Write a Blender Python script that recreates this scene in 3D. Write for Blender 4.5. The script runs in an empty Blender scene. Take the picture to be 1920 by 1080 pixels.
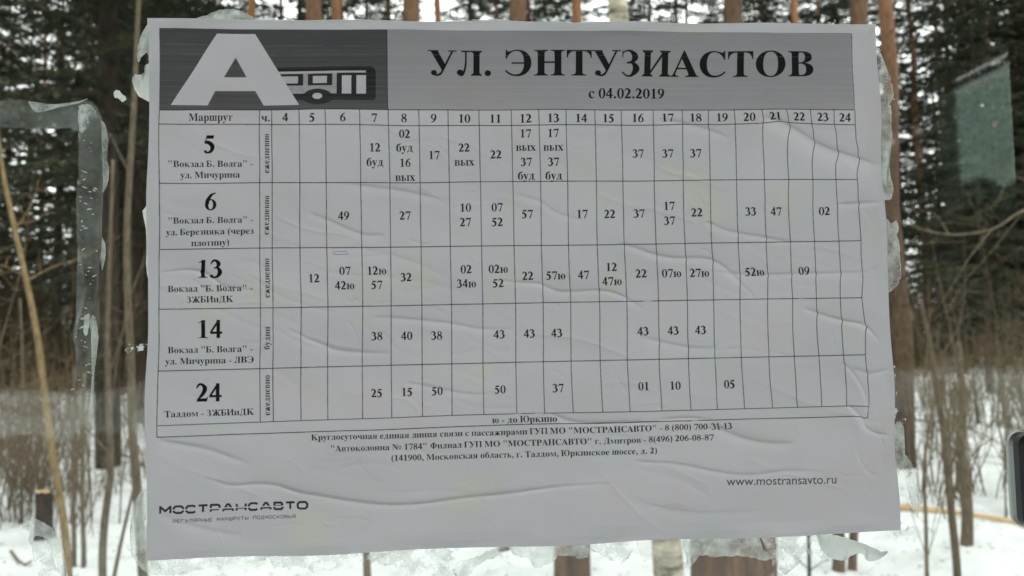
import bpy, bmesh, math, random
import numpy as np
from mathutils import Vector, Matrix
PI = math.pi
SC = bpy.context.scene; COL = SC.collection

# ---------------------------------------------------------------- camera
# An A4 sheet (297 x 210 mm) is glued on an upright pane: the pane is the plane y = 0, the camera stands on its -y side.
PW, PH, Z0 = .297, .210, 1.42                     # sheet size, height of its lower edge above the ground
F = 1500.                                          # focal length in photo pixels (1920 wide)
corner = [(283, 38), (1632, 50), (1678, 995), (278, 1048)]
_A = []
for (X, Y), (u, v) in zip([(0, PH), (PW, PH), (PW, 0), (0, 0)], corner):
    _A.append([X, Y, 1, 0, 0, 0, -u*X, -u*Y, -u]); _A.append([0, 0, 0, X, Y, 1, -v*X, -v*Y, -v])
HM = np.linalg.svd(np.array(_A))[2][-1].reshape(3, 3); HINV = np.linalg.inv(HM)
B = np.linalg.inv(np.array([[F, 0, 960], [0, F, 540], [0, 0, 1.]]))@HM
_l = 2/(np.linalg.norm(B[:, 0])+np.linalg.norm(B[:, 1])); _l = _l if B[2, 2]*_l > 0 else -_l
R = np.stack([B[:, 0]*_l, B[:, 1]*_l, np.cross(B[:, 0]*_l, B[:, 1]*_l)], 1); _u, _, _v = np.linalg.svd(R); R = _u@_v
_c = -R.T@(B[:, 2]*_l)
W3 = lambda p: Vector((p[0], -p[2], p[1]))
CAM = W3(_c)+Vector((0, 0, Z0))
cam = bpy.data.cameras.new('camera'); co = bpy.data.objects.new('camera', cam); COL.objects.link(co); SC.camera = co
cam.lens = F/1920*36; cam.sensor_width = 36; cam.clip_start = .02; cam.clip_end = 600
rt, up, bk = W3(R[0]), -W3(R[1]), -W3(R[2])
co.matrix_world = Matrix(((rt.x, up.x, bk.x, CAM.x), (rt.y, up.y, bk.y, CAM.y), (rt.z, up.z, bk.z, CAM.z), (0, 0, 0, 1)))
cam.dof.use_dof = True; cam.dof.focus_distance = .322; cam.dof.aperture_fstop = 17.
# ---------------------------------------------------------------- overcast sky, weak wide sun, exposure
world = bpy.data.worlds.new('World'); SC.world = world; world.use_nodes = True
nt = world.node_tree; bg = nt.nodes['Background']
sky = nt.nodes.new('ShaderNodeTexSky'); sky.sky_type = 'NISHITA'; sky.sun_disc = False
sky.sun_elevation = math.radians(38); sky.sun_rotation = math.radians(160); sky.air_density = 1.2; sky.dust_density = 6; sky.ozone_density = 1
hs = nt.nodes.new('ShaderNodeHueSaturation'); hs.inputs['Saturation'].default_value = .22; hs.inputs['Value'].default_value = 1.
nt.links.new(sky.outputs[0], hs.inputs['Color'])
mxw = nt.nodes.new('ShaderNodeMix'); mxw.data_type = 'RGBA'; mxw.inputs[0].default_value = .55
nt.links.new(hs.outputs[0], mxw.inputs[6]); mxw.inputs[7].default_value = (17.5, 17.8, 17.6, 1)
nt.links.new(mxw.outputs[2], bg.inputs['Color']); bg.inputs['Strength'].default_value = .15
sl = bpy.data.lights.new('sun', 'SUN'); sl.energy = .6; sl.angle = math.radians(40); sl.color = (1, .97, .93)
so = bpy.data.objects.new('sun', sl); COL.objects.link(so); so.rotation_euler = (math.radians(52), 0, math.radians(20))
SC.view_settings.view_transform = 'Standard'; SC.view_settings.look = 'None'; SC.view_settings.gamma = 1
SC.view_settings.use_curve_mapping = False; SC.view_settings.exposure = 1.03
SC.cycles.max_bounces = 8; SC.cycles.transparent_max_bounces = 24; SC.cycles.glossy_bounces = 3

# ---------------------------------------------------------------- helpers
def ray(u, v):
    return (rt*((u-960)/F)-up*((v-540)/F)-bk).normalized()
def on_glass(u, v, y=0.):
    d = ray(u, v); t = (y-CAM.y)/d.y; return CAM+d*t
def at(u, v, y):
    """the point at distance y beyond the pane seen past the sheet at (u, v)"""
    d = ray(u, v); return CAM+d*((y-CAM.y)/d.y)
def foot(u, v):
    """where the sight line meets the ground"""
    d = ray(u, v); p = CAM+d*(-CAM.z/d.z); return p
def tag(o, label=None, cat=None, group=None, kind=None):
    if label: o['label'] = label
    if cat: o['category'] = cat
    if group: o['group'] = group
    if kind: o['kind'] = kind
    return o
def empty(name, loc, label, cat, group=None):
    o = bpy.data.objects.new(name, None); COL.objects.link(o); o.location = loc; o.empty_display_size = .1
    return tag(o, label, cat, group)
def mesh(name, V, Fc, mat, smooth=False):
    me = bpy.data.meshes.new(name); me.from_pydata([tuple(v) for v in V], [], [tuple(f) for f in Fc]); 
    if smooth: me.polygons.foreach_set('use_smooth', [True]*len(me.polygons))
    me.materials.append(mat); me.update(); return me
def link(name, me, parent=None, loc=None):
    o = bpy.data.objects.new(name, me); COL.objects.link(o); o.parent = parent
    if loc is not None: o.location = loc
    return o
def N(m, t, **kw):
    n = m.node_tree.nodes.new(t)
    for k, v in kw.items(): setattr(n, k, v)
    return n
def mat(name, col=(.5, .5, .5), rough=.8, spec=.3):
    m = bpy.data.materials.new(name); m.use_nodes = True; b = m.node_tree.nodes['Principled BSDF']
    b.inputs['Base Color'].default_value = (*col, 1); b.inputs['Roughness'].default_value = rough; b.inputs['Specular IOR Level'].default_value = spec
    return m, b, m.node_tree.links
def noise(m, scale, detail=4, rough=.6, sc3=None, coord='Object'):
    tc = N(m, 'ShaderNodeTexCoord'); mp = N(m, 'ShaderNodeMapping'); nz = N(m, 'ShaderNodeTexNoise')
    if sc3: mp.inputs['Scale'].default_value = sc3
    nz.inputs['Scale'].default_value = scale; nz.inputs['Detail'].default_value = detail; nz.inputs['Roughness'].default_value = rough
    m.node_tree.links.new(tc.outputs[coord], mp.inputs[0]); m.node_tree.links.new(mp.outputs[0], nz.inputs['Vector']); return nz
def ramp(m, src, stops):
    r = N(m, 'ShaderNodeValToRGB'); e = r.color_ramp.elements
    while len(e) < len(stops): e.new(.5)
    for i, (p, c) in enumerate(stops): e[i].position = p; e[i].color = (*c, 1) if len(c) == 3 else c
    m.node_tree.links.new(src, r.inputs[0]); return r
def bump(m, b, src, dist, strength=1.):
    bp = N(m, 'ShaderNodeBump'); bp.inputs['Distance'].default_value = dist; bp.inputs['Strength'].default_value = strength
    m.node_tree.links.new(src, bp.inputs['Height']); m.node_tree.links.new(bp.outputs[0], b.inputs['Normal'])
def tubes(lines, sides=5):
    """lines: list of (points, radii); one mesh of tapered tubes"""
    V, Fc = [], []
    cs = [(math.cos(2*PI*k/sides), math.sin(2*PI*k/sides)) for k in range(sides)]
    for P, Rr in lines:
        n0 = len(V)
        for i, p in enumerate(P):
            d = (Vector(P[min(i+1, len(P)-1)])-Vector(P[max(i-1, 0)])).normalized()
            a = d.cross(Vector((1, 0, 0)) if abs(d.x) < .7 else Vector((0, 1, 0))).normalized(); b = d.cross(a)
            for c, s in cs: V.append(Vector(p)+(a*c+b*s)*Rr[i])
        for i in range(len(P)-1):
            for k in range(sides):
                q = n0+i*sides; Fc.append((q+k, q+(k+1) % sides, q+sides+(k+1) % sides, q+sides+k))
        Fc.append(tuple(n0+k for k in range(sides))[::-1]); e = n0+(len(P)-1)*sides; Fc.append(tuple(e+k for k in range(sides)))
    return V, Fc
def box(x0, y0, z0, x1, y1, z1):
    V = [(x, y, z) for z in (z0, z1) for y in (y0, y1) for x in (x0, x1)]
    return V, [(0, 2, 3, 1), (4, 5, 7, 6), (0, 1, 5, 4), (2, 6, 7, 3), (0, 4, 6, 2), (1, 3, 7, 5)]
def joined(*parts):
    V, Fc = [], []
    for v, f in parts:
        n = len(V); V += list(v); Fc += [tuple(n+i for i in q) for q in f]
    return V, Fc
rnd = random.Random(11)

# ---------------------------------------------------------------- lettering
GL = {"G":{"A":[650,[[[-13,0],[-13,27],[27,39],[58,77],[307,694],[334,693],[612,51],[637,31],[660,27],[660,0],[341,0],[341,27],[393,34],[409,42],[419,53],[419,83],[376,197],[154,197],[113,88],[114,56],[123,43],[137,34],[190,27],[190,0]],[[169,239],[360,239],[263,475]]]],"B":[659,[[[24,0],[24,26],[73,35],[93,48],[108,84],[111,122],[106,604],[89,636],[48,652],[23,653],[23,678],[328,678],[422,672],[496,653],[548,622],[580,578],[590,522],[583,476],[564,438],[531,408],[486,384],[427,368],[498,349],[552,323],[592,288],[615,246],[623,196],[620,160],[612,128],[598,99],[578,74],[553,52],[522,33],[487,19],[403,2]],[[271,375],[336,380],[377,395],[404,420],[419,459],[423,540],[409,600],[390,626],[362,641],[299,644],[280,633],[271,582]],[[376,42],[409,60],[431,90],[444,133],[447,222],[435,273],[413,309],[377,331],[325,343],[271,344],[276,64],[289,45],[317,37]]]],"C":[697,[[[382,-16],[306,-9],[236,13],[175,49],[124,97],[83,156],[55,224],[41,299],[41,380],[55,455],[84,523],[125,581],[176,628],[239,664],[309,686],[386,693],[444,687],[577,648],[602,655],[619,677],[624,693],[650,693],[650,459],[625,459],[594,527],[554,583],[506,625],[453,651],[395,660],[330,647],[279,608],[243,544],[221,453],[214,337],[222,228],[246,144],[286,83],[342,47],[414,35],[462,40],[533,67],[599,115],[638,158],[666,132],[622,79],[571,37],[514,8],[451,-10]]]],"E":[658,[[[21,0],[21,25],[72,32],[93,44],[105,65],[112,116],[109,594],[100,624],[84,641],[42,652],[24,653],[24,678],[594,678],[594,476],[571,476],[555,541],[542,567],[526,588],[507,605],[455,628],[386,640],[287,633],[272,589],[272,366],[336,372],[372,388],[398,416],[416,458],[429,514],[453,514],[453,176],[428,176],[413,255],[391,294],[359,318],[296,330],[272,331],[274,75],[286,52],[327,41],[422,47],[486,65],[537,97],[578,146],[612,213],[640,213],[599,0]]]],"H":[779,[[[23,0],[23,26],[73,35],[93,47],[108,82],[111,120],[108,598],[93,631],[59,648],[24,653],[24,678],[360,678],[360,653],[291,636],[274,601],[271,373],[509,373],[502,618],[484,640],[420,653],[420,678],[755,678],[755,653],[705,643],[686,632],[672,599],[669,564],[672,85],[687,49],[706,35],[755,26],[755,0],[420,0],[420,26],[470,34],[490,46],[502,66],[509,120],[509,329],[271,329],[274,82],[289,47],[323,30],[360,26],[360,0]]]],"K":[760,[[[24,0],[24,26],[74,35],[94,47],[109,82],[112,120],[109,598],[94,632],[60,649],[25,653],[25,678],[361,678],[361,653],[292,636],[275,601],[272,348],[504,586],[517,612],[519,623],[516,634],[505,642],[464,652],[433,653],[433,678],[723,678],[723,653],[675,648],[637,634],[598,611],[556,579],[403,424],[725,37],[773,26],[773,0],[418,0],[418,26],[485,34],[497,51],[471,98],[297,318],[272,295],[275,82],[290,47],[324,30],[361,26],[361,0]]]],"M":[944,[[[21,0],[21,26],[70,35],[92,47],[105,67],[112,118],[105,619],[79,644],[22,653],[22,678],[275,678],[472,212],[669,678],[919,678],[919,653],[872,643],[853,630],[837,597],[834,563],[841,64],[859,38],[918,26],[918,0],[589,0],[589,26],[651,41],[670,66],[677,124],[677,594],[429,0],[402,0],[157,579],[160,80],[170,53],[188,38],[232,27],[252,26],[252,0]]]],"N":[735,[[[600,-16],[159,521],[162,80],[177,46],[211,30],[248,26],[248,0],[27,0],[27,26],[87,38],[106,62],[113,117],[113,578],[45,649],[27,653],[27,678],[233,678],[582,251],[575,617],[556,639],[493,653],[493,678],[714,678],[714,653],[664,645],[645,633],[631,598],[628,561],[628,-16]]]],"O":[782,[[[331,-12],[251,11],[181,51],[122,106],[78,174],[50,253],[41,339],[50,425],[78,504],[123,571],[182,627],[254,667],[335,690],[424,693],[506,677],[580,643],[642,594],[691,530],[725,455],[741,369],[738,281],[716,199],[676,127],[621,68],[554,23],[475,-6],[418,-15]],[[394,18],[456,31],[503,69],[538,134],[558,223],[565,339],[557,453],[548,501],[535,543],[518,579],[497,608],[474,631],[448,647],[419,657],[387,660],[325,647],[278,609],[243,544],[223,455],[216,339],[224,225],[233,178],[247,136],[264,100],[285,70],[308,48],[334,31],[363,21]]]],"P":[622,[[[23,0],[23,26],[73,35],[93,47],[108,82],[111,120],[108,598],[93,631],[59,648],[24,653],[24,678],[409,674],[475,663],[537,634],[580,592],[599,557],[609,494],[606,461],[599,431],[586,404],[569,379],[546,358],[518,339],[486,325],[449,314],[360,306],[271,306],[274,82],[289,47],[323,30],[360,26],[360,0]],[[271,342],[352,347],[391,364],[415,391],[430,433],[434,520],[426,569],[410,605],[383,629],[345,641],[286,635],[273,612]]]],"R":[704,[[[23,0],[23,26],[73,35],[93,47],[108,82],[111,120],[108,598],[93,631],[59,648],[24,653],[24,678],[380,676],[476,662],[514,650],[547,634],[574,614],[594,591],[609,564],[618,533],[621,498],[615,452],[597,412],[566,379],[524,353],[469,333],[679,34],[715,26],[715,0],[504,0],[300,316],[271,316],[274,82],[289,47],[323,30],[360,26],[360,0]],[[271,348],[333,349],[381,361],[417,385],[439,421],[451,470],[452,500],[447,551],[433,591],[410,619],[376,636],[307,640],[282,629],[271,590]]]],"T":[630,[[[137,0],[137,26],[190,33],[212,46],[225,67],[232,120],[232,645],[164,638],[117,617],[80,581],[55,533],[43,473],[16,473],[16,678],[611,678],[611,472],[586,472],[573,534],[548,583],[511,617],[462,638],[392,645],[395,81],[404,54],[421,38],[467,27],[488,26],[488,0]]]],"X":[701,[[[17,0],[17,26],[42,29],[67,38],[90,52],[134,99],[288,310],[71,633],[34,652],[21,653],[21,678],[363,678],[363,653],[320,652],[292,640],[285,631],[289,597],[394,431],[501,596],[505,616],[502,629],[494,639],[461,651],[436,653],[436,678],[682,678],[682,653],[628,645],[586,619],[531,556],[418,394],[656,36],[691,26],[691,0],[355,0],[355,26],[407,32],[421,39],[429,48],[428,80],[409,118],[312,272],[192,98],[185,67],[188,52],[197,41],[212,33],[259,26],[259,0]]]],"a":[512,[[[352,-12],[330,-4],[314,9],[303,28],[298,52],[270,29],[240,10],[209,-3],[176,-10],[122,-12],[88,-2],[60,17],[41,44],[31,76],[33,119],[40,143],[53,165],[95,203],[158,236],[296,283],[293,389],[278,421],[248,437],[197,439],[165,428],[158,420],[160,396],[183,344],[176,315],[146,290],[103,285],[74,296],[55,319],[49,352],[58,391],[84,425],[141,458],[219,473],[281,472],[347,460],[372,449],[392,435],[420,397],[434,344],[443,54],[472,58],[477,62],[490,41],[449,5],[403,-13]],[[251,57],[296,94],[296,252],[253,238],[219,218],[195,193],[181,162],[176,125],[184,77],[194,62],[207,53]]]],"c":[437,[[[210,-14],[168,-4],[129,16],[81,61],[46,123],[30,196],[34,279],[49,329],[73,374],[104,412],[143,442],[187,463],[235,474],[288,474],[335,464],[373,444],[398,416],[411,384],[407,336],[381,310],[352,304],[330,307],[314,315],[302,329],[294,348],[292,418],[279,436],[252,442],[221,435],[198,416],[181,383],[170,338],[168,238],[180,167],[204,114],[238,77],[280,59],[325,59],[365,75],[404,107],[424,90],[392,52],[357,23],[319,2],[277,-11]]]],"e":[448,[[[206,-14],[164,-4],[126,16],[93,44],[55,102],[33,176],[30,261],[46,336],[81,398],[130,443],[169,463],[211,473],[267,472],[297,465],[324,453],[349,438],[371,417],[389,392],[403,364],[419,297],[421,247],[174,247],[180,181],[195,129],[219,92],[253,70],[297,63],[320,66],[342,73],[383,105],[402,128],[424,108],[393,64],[358,29],[319,5],[276,-10]],[[173,286],[300,286],[292,399],[282,423],[264,437],[240,442],[216,436],[197,420],[184,392],[176,353]]]],"o":[501,[[[225,-14],[177,-3],[135,17],[98,46],[68,83],[38,151],[28,229],[38,309],[56,356],[82,396],[115,429],[155,454],[200,469],[250,474],[300,469],[344,454],[384,430],[417,397],[444,357],[462,310],[472,229],[462,149],[444,102],[402,45],[366,16],[323,-4],[276,-14]],[[267,19],[293,32],[314,67],[327,229],[321,355],[309,403],[291,430],[266,443],[235,443],[208,430],[191,403],[180,355],[185,78],[199,43],[221,24],[235,19]]]],"p":[553,[[[26,-207],[26,-184],[64,-171],[78,-123],[72,415],[58,431],[29,439],[29,462],[213,462],[213,391],[233,421],[255,445],[281,462],[311,472],[364,474],[402,464],[436,444],[478,399],[507,338],[520,265],[517,182],[498,108],[464,48],[434,18],[398,-3],[359,-14],[310,-12],[284,-5],[260,8],[239,25],[220,48],[229,-155],[249,-175],[294,-183],[294,-207]],[[308,44],[336,59],[356,88],[373,162],[373,296],[359,369],[341,398],[314,412],[278,411],[247,391],[220,350],[220,102],[242,64],[257,52],[273,44]]]],"x":[475,[[[7,0],[7,22],[42,38],[92,84],[183,203],[53,407],[30,428],[6,437],[6,462],[251,462],[251,438],[216,430],[210,413],[222,387],[273,306],[348,409],[342,430],[299,438],[299,462],[463,462],[463,441],[429,427],[395,398],[295,274],[459,27],[475,23],[475,0],[231,0],[231,24],[274,37],[270,68],[205,170],[127,57],[128,41],[142,27],[175,22],[175,0]]]],"y":[447,[[[50,-205],[15,-186],[-6,-153],[-7,-105],[14,-72],[42,-60],[81,-64],[105,-87],[113,-141],[128,-147],[151,-134],[203,-33],[209,-7],[37,410],[14,434],[-7,437],[-7,462],[241,462],[241,437],[198,429],[191,409],[198,382],[276,177],[352,387],[350,424],[302,437],[302,462],[446,462],[446,437],[418,425],[386,361],[202,-126],[163,-179],[119,-204],[92,-208]]]],"k":[534,[[[26,0],[26,24],[62,34],[76,61],[73,634],[60,648],[30,654],[31,678],[220,678],[220,251],[354,388],[363,414],[355,429],[330,436],[306,437],[306,462],[514,462],[514,437],[469,428],[428,404],[331,311],[531,34],[560,24],[560,0],[314,0],[314,24],[344,28],[355,39],[345,73],[242,219],[220,200],[226,45],[248,27],[268,24],[268,0]]]]},"S":{"w":[719,[[[393,449],[327,449],[213,177],[95,449],[0,449],[200,-9],[228,-9],[360,305],[493,-9],[521,-9],[719,449],[624,449],[507,177]]]],"m":[771,[[[59,449],[59,0],[148,0],[148,326],[190,365],[212,375],[260,383],[285,379],[308,367],[325,347],[337,318],[341,279],[341,0],[430,0],[430,326],[471,360],[512,380],[530,383],[559,379],[585,366],[605,344],[618,315],[623,278],[623,0],[712,0],[712,282],[705,341],[686,390],[655,427],[613,450],[563,458],[527,454],[494,442],[464,425],[413,377],[393,406],[369,428],[342,445],[312,455],[279,458],[254,455],[202,434],[148,390],[148,449]]]],"o":[552,[[[273,458],[197,447],[132,415],[81,365],[48,302],[36,229],[47,151],[80,86],[130,35],[195,3],[273,-9],[354,2],[421,34],[472,84],[505,150],[516,229],[504,304],[471,367],[419,416],[352,447]],[[272,378],[322,371],[364,350],[397,318],[418,277],[425,228],[418,174],[398,131],[366,98],[324,78],[272,71],[224,78],[184,99],[153,132],[134,176],[127,229],[134,278],[154,319],[185,350],[225,371]]]],"s":[385,[[[324,421],[269,445],[217,457],[192,458],[142,453],[101,437],[70,412],[51,378],[44,336],[66,273],[118,226],[232,155],[254,120],[251,103],[241,89],[209,72],[188,69],[137,78],[75,107],[41,128],[41,32],[105,5],[165,-8],[197,-9],[245,-3],[286,15],[317,42],[338,79],[345,123],[342,149],[331,173],[312,197],[244,249],[172,295],[139,326],[135,339],[138,352],[145,364],[174,378],[215,378],[266,364],[324,333]]]],"t":[333,[[[167,542],[0,379],[0,369],[78,369],[78,132],[84,86],[101,47],[131,17],[172,-2],[224,-9],[289,3],[332,21],[332,104],[270,76],[231,71],[197,80],[182,92],[171,112],[167,139],[167,369],[309,369],[309,449],[167,449]]]],"r":[396,[[[69,449],[69,0],[158,0],[158,235],[163,279],[179,317],[202,347],[232,366],[267,373],[298,365],[350,329],[397,406],[354,439],[311,456],[290,458],[265,454],[239,441],[213,420],[158,346],[158,449]]]],"a":[427,[[[411,80],[364,56],[350,64],[347,79],[347,310],[339,365],[316,406],[281,435],[236,452],[184,458],[147,456],[114,448],[84,436],[58,419],[35,397],[35,300],[62,327],[89,348],[118,363],[148,371],[177,374],[206,371],[229,362],[245,347],[255,325],[258,271],[135,227],[94,207],[59,182],[35,147],[26,101],[31,67],[46,37],[69,13],[99,-3],[136,-9],[185,-2],[233,20],[257,37],[273,7],[287,-2],[325,-9],[356,-4],[411,26]],[[258,91],[213,60],[180,54],[159,57],[141,66],[128,79],[119,96],[116,117],[123,146],[144,169],[175,189],[258,222]]]],"n":[500,[[[150,449],[61,449],[61,0],[150,0],[150,322],[196,365],[239,385],[262,387],[292,382],[316,368],[335,345],[346,315],[350,278],[350,0],[439,0],[439,277],[431,343],[410,394],[377,430],[335,451],[286,458],[256,455],[227,446],[199,433],[150,390]]]],"v":[438,[[[206,-9],[236,-9],[434,449],[339,449],[221,173],[100,449],[3,449]]]],".":[219,[[[109,111],[90,108],[74,99],[61,86],[52,70],[49,51],[52,32],[61,16],[74,3],[90,-6],[109,-9],[128,-6],[144,3],[157,16],[166,32],[169,51],[166,70],[157,86],[144,99],[128,108]]]],"u":[500,[[[437,0],[437,449],[348,449],[348,128],[309,88],[288,75],[265,68],[241,65],[208,69],[182,82],[164,102],[153,130],[149,164],[149,449],[60,449],[60,170],[67,108],[88,58],[121,21],[164,-1],[215,-9],[242,-6],[298,16],[348,57],[348,0]]]]}}
def piece(*cs):
    """contours of one piece, turned so that its total area is positive"""
    a = sum(sum(p[i-1][0]*p[i][1]-p[i][0]*p[i-1][1] for i in range(len(p))) for p in cs)
    return [list(c) if a > 0 else list(reversed(c)) for c in cs]
def rect(x0, y0, x1, y1): return piece([(x0, y0), (x1, y0), (x1, y1), (x0, y1)])
def poly(*p): return piece(list(p))
def catmull(P, n=6):
    P = [np.array(p, float) for p in P]; Q = [2*P[0]-P[1]]+P+[2*P[-1]-P[-2]]; out = []
    for i in range(1, len(Q)-2):
        for k in range(n):
            t = k/n
            out.append(.5*((2*Q[i])+(Q[i+1]-Q[i-1])*t+(2*Q[i-1]-5*Q[i]+4*Q[i+1]-Q[i+2])*t*t+(3*Q[i]-Q[i-1]-3*Q[i+1]+Q[i+2])*t**3))
    return out+[P[-1]]
BOLD = 1.
def stroke(P, n=6):
    """P: (x, y, width) knots of one pen stroke"""
    P = [(a, b, c*BOLD+(.006 if BOLD > 1 else 0)) for a, b, c in P]
    S = catmull(P, n) if n > 1 else [np.array(p, float) for p in P]
    L, R = [], []
    for i, s in enumerate(S):
        d = S[min(i+1, len(S)-1)][:2]-S[max(i-1, 0)][:2]; d = d/(np.hypot(*d)+1e-9); nn = np.array([-d[1], d[0]])*s[2]/2
        L.append(tuple(s[:2]+nn)); R.append(tuple(s[:2]-nn))
    return piece(L+R[::-1])
def ell(cx, cy, rx, ry, n=20): return [(cx+rx*math.cos(2*PI*k/n), cy+ry*math.sin(2*PI*k/n)) for k in range(n)]
def ball(x, y, r): return piece(ell(x, y, r, r, 14))
def ring(cx, cy, rx, ry, tx, ty): return piece(ell(cx, cy, rx, ry, 28), ell(cx, cy, rx-tx, ry-ty, 28)[::-1])
def font(k, sx=1., sy=1., dx=0., flip=False):
    adv, cs = GL['G'][k]; m = -1 if flip else 1
    return piece(*[[((adv-x if flip else x)*sx/1000+dx, y*sy/1000) for x, y in c] for c in cs])
TH = .042
def stem(x, H, w, top=True, bot=True, o=.055):
    r = [rect(x, 0, x+w, H)]
    for on, y, s in ((bot, 0, 1), (top, H, -1)):
        if on:
            r.append(poly((x-o, y), (x+w+o, y), (x+w+o, y+s*.028), (x+w, y+s*.07), (x, y+s*.07), (x-o, y+s*.028)))
    return r
def cyr(c):
    """pieces and advance of one letter in em"""
    up = c.isupper(); H = .676 if up else .465; w = .15 if up else .132; k = H/.676; sw = 1. if up else .86
    L = c.upper()
    fon = {'А':'A','Е':'E','О':'O','Р':'P','С':'C','Т':'T','М':'M','Н':'H','К':'K','В':'B','Х':'X'}
    low = {'а':'a','е':'e','о':'o','р':'p','с':'c','х':'x','у':'y'}
    if c in low: return [font(low[c])], GL['G'][low[c]][0]/1000
    if up and L in fon: return [font(fon[L])], GL['G'][fon[L]][0]/1000
    if L in 'ВКТ' and not up:
        f = fon[L]; s = .80 if L != 'Т' else .74
        return [font(f, s, .69)]+([] if L == 'Т' else [rect(.085, 0, .175, H)]), GL['G'][f][0]*s/1000
    if L == 'М' and not up: return [font('M', .76, .69), rect(.545, 0, .62, H)], .72
    x = .07; P = []
    if L == 'Г':
        P = stem(x, H, w); bx = x+w+.24*sw+(.05 if up else 0)
        P += [rect(x, H-TH, bx, H), poly((bx-.07*sw, H-TH/2), (bx, H), (bx+.01, H-.20*k), (bx-.022, H-.20*k))]
        return P, bx+.04
    if L in 'ПНИЫШЦ' or L == 'Л' or L == 'Д':
        g = (.27 if up else .165)
        if L == 'П': P = stem(x, H, w)+stem(x+w+g, H, w)+[rect(x, H-TH, x+w+g, H)]; return P, x+2*w+g+.07
        if L == 'Н': P = stem(x, H, w)+stem(x+w+g, H, w)+[rect(x, H/2-TH*.6, x+w+g, H/2+TH*.6)]; return P, x+2*w+g+.07
        if L == 'И':
            P = stem(x, H, w)+stem(x+w+g, H, w)+[poly((x+w-.01, .06*k), (x+w-.01, .15*k), (x+w+g+.01, H-.05*k), (x+w+g+.01, H-.15*k))]; return P, x+2*w+g+.07
        if L == 'Ш':
            g = .17 if up else .12
            for i in range(3): P += stem(x+i*(w+g), H, w, bot=False)
            P += [rect(x-.05, 0, x+3*w+2*g+.05, TH)]; return P, x+3*w+2*g+.07
        if L == 'Ы':
            P = stem(x, H, w)+[ring(x+w+.06*sw, H*.29, .20*sw, H*.29, .125*sw, TH)]+[rect(x, H*.56-TH*.6, x+w+.08*sw, H*.58)]
            x2 = x+w+.06*sw+.20*sw+.11; P += stem(x2, H, w); return P, x2+w+.07
        if L == 'Л':
            xl = .20*sw; xr = xl+(.20 if up else .13)
            P = stem(xr, H, w)+[rect(xl-.09*sw, H-TH, xr, H), ball(.085, .075*k+.01, .078*(1 if up else .82)),
                stroke([(.07, .02*k, .05), (.14*sw, .03*k, .065), (xl-.005, .16*k, .05), (xl+.02, .36*k, .042), (xl+.02, H-.01, .042)])]
            return P, xr+w+.07
        if L == 'Д':
            xl = .20*sw; xr = xl+(.22 if up else .13); dn = -.15 if up else -.13
            P = [rect(xr, 0, xr+w, H), rect(xl, H-TH, xr+w+.05, H), stroke([(.10*sw, .02, .05), (xl-.01, .22*k, .045), (xl+.03, H, .042)]),
                 rect(.035, 0, xr+w+.09, TH), poly((.035, TH), (.12*sw, TH), (.055, dn), (.035, dn)), poly((xr+w+.09, TH), (xr+w, TH), (xr+w+.07, dn), (xr+w+.09, dn))]
            return P, xr+w+.12
    if L == 'Ч':
        g = .25 if up else .15
        P = stem(x+w+g, H, w)+stem(x, H, w*.95, bot=False)
        P = [q for q in P if True]; P = stem(x+w+g, H, w)+[rect(x-.05, H-.03, x+w+.05, H), stroke([(x+w/2, H, w), (x+w/2, H*.62, w), (x+w*.75, H*.46, w*.75), (x+w+g*.6, H*.42, .06), (x+w+g+.02, H*.47, .05)])]
        return P, x+2*w+g+.07
    if L == 'Ь':
        P = stem(x, H, w)+[ring(x+w+.07*sw, H*.29, .23*sw, H*.29, .135*sw, TH), rect(x, H*.56-TH*.6, x+w+.08*sw, H*.58)]
        return P, x+w+.33*sw
    if L == 'Б' and up:
        P = stem(x, H, w)+[ring(x+w+.08, H*.29, .25, H*.29, .15, TH), rect(x, 0, x+w+.08, TH), rect(x, H*.56-TH*.6, x+w+.10, H*.58),
            rect(x, H-TH, .50, H), poly((.41, H-TH/2), (.50, H), (.512, H-.19), (.49, H-.19))]
        return P, .60
    if L == 'Б':
        P = [font('o', 1, 1), stroke([(.09, .24, .12), (.10, .42, .11), (.19, .56, .10), (.34, .60, .09), (.43, .68, .03)])]
        return P, .50
    if L == 'З':
        e = k
        P = [stroke([(.05, H-.17*e, .022), (.06, H-.07*e, .03), (.14*sw, H-.02*e, .04), (.25*sw, H-.03*e, .07), (.345*sw, H-.165*e, .15*sw), (.28*sw, H*.56, .08), (.15*sw, H*.52, .035)]),
             rect(.04, H-.19*e, .062, H-.01), 
             stroke([(.15*sw, H*.52, .035), (.29*sw, H*.51, .07), (.375*sw, H*.29, .165*sw), (.27*sw, .03*e, .07), (.15*sw, .015*e, .045), (.04, .11*e, .035)])]
        return P, .50*sw if up else .41
    if L == 'Э':
        P = [font('C' if up else 'c', 1, 1, 0, True), rect(.19*k, H*.5-TH/2, .58*(1 if up else .62), H*.5+TH/2)]
        return P, GL['G']['C' if up else 'c'][0]/1000
    if L == 'Я':
        s = .80 if not up else 1; return [font('R', s, H/.678, 0, True)], GL['G']['R'][0]*s/1000
    if L == 'Ж':
        m = .46*(1 if up else .76); r = .40*(1 if up else .76)
        P = stem(m-w/2, H, w, o=.04)
        for s in (-1, 1):
            P += [poly((m+s*r, 0), (m+s*(r-.20*sw), 0), (m+s*.05, H*.52), (m+s*.14, H*.60)), stroke([(m+s*.06, H*.50, .05), (m+s*.20*sw, H*.62, .05), (m+s*.26*sw, H-.10*k, .05), (m+s*.33*sw, H-.03, .04)]),
                  ball(m+s*.34*sw, H-.075*k, .07*k), rect(min(m+s*(r+.03), m+s*(r-.22*sw)), 0, max(m+s*(r+.03), m+s*(r-.22*sw)), .03)]
        return P, 2*m
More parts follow.
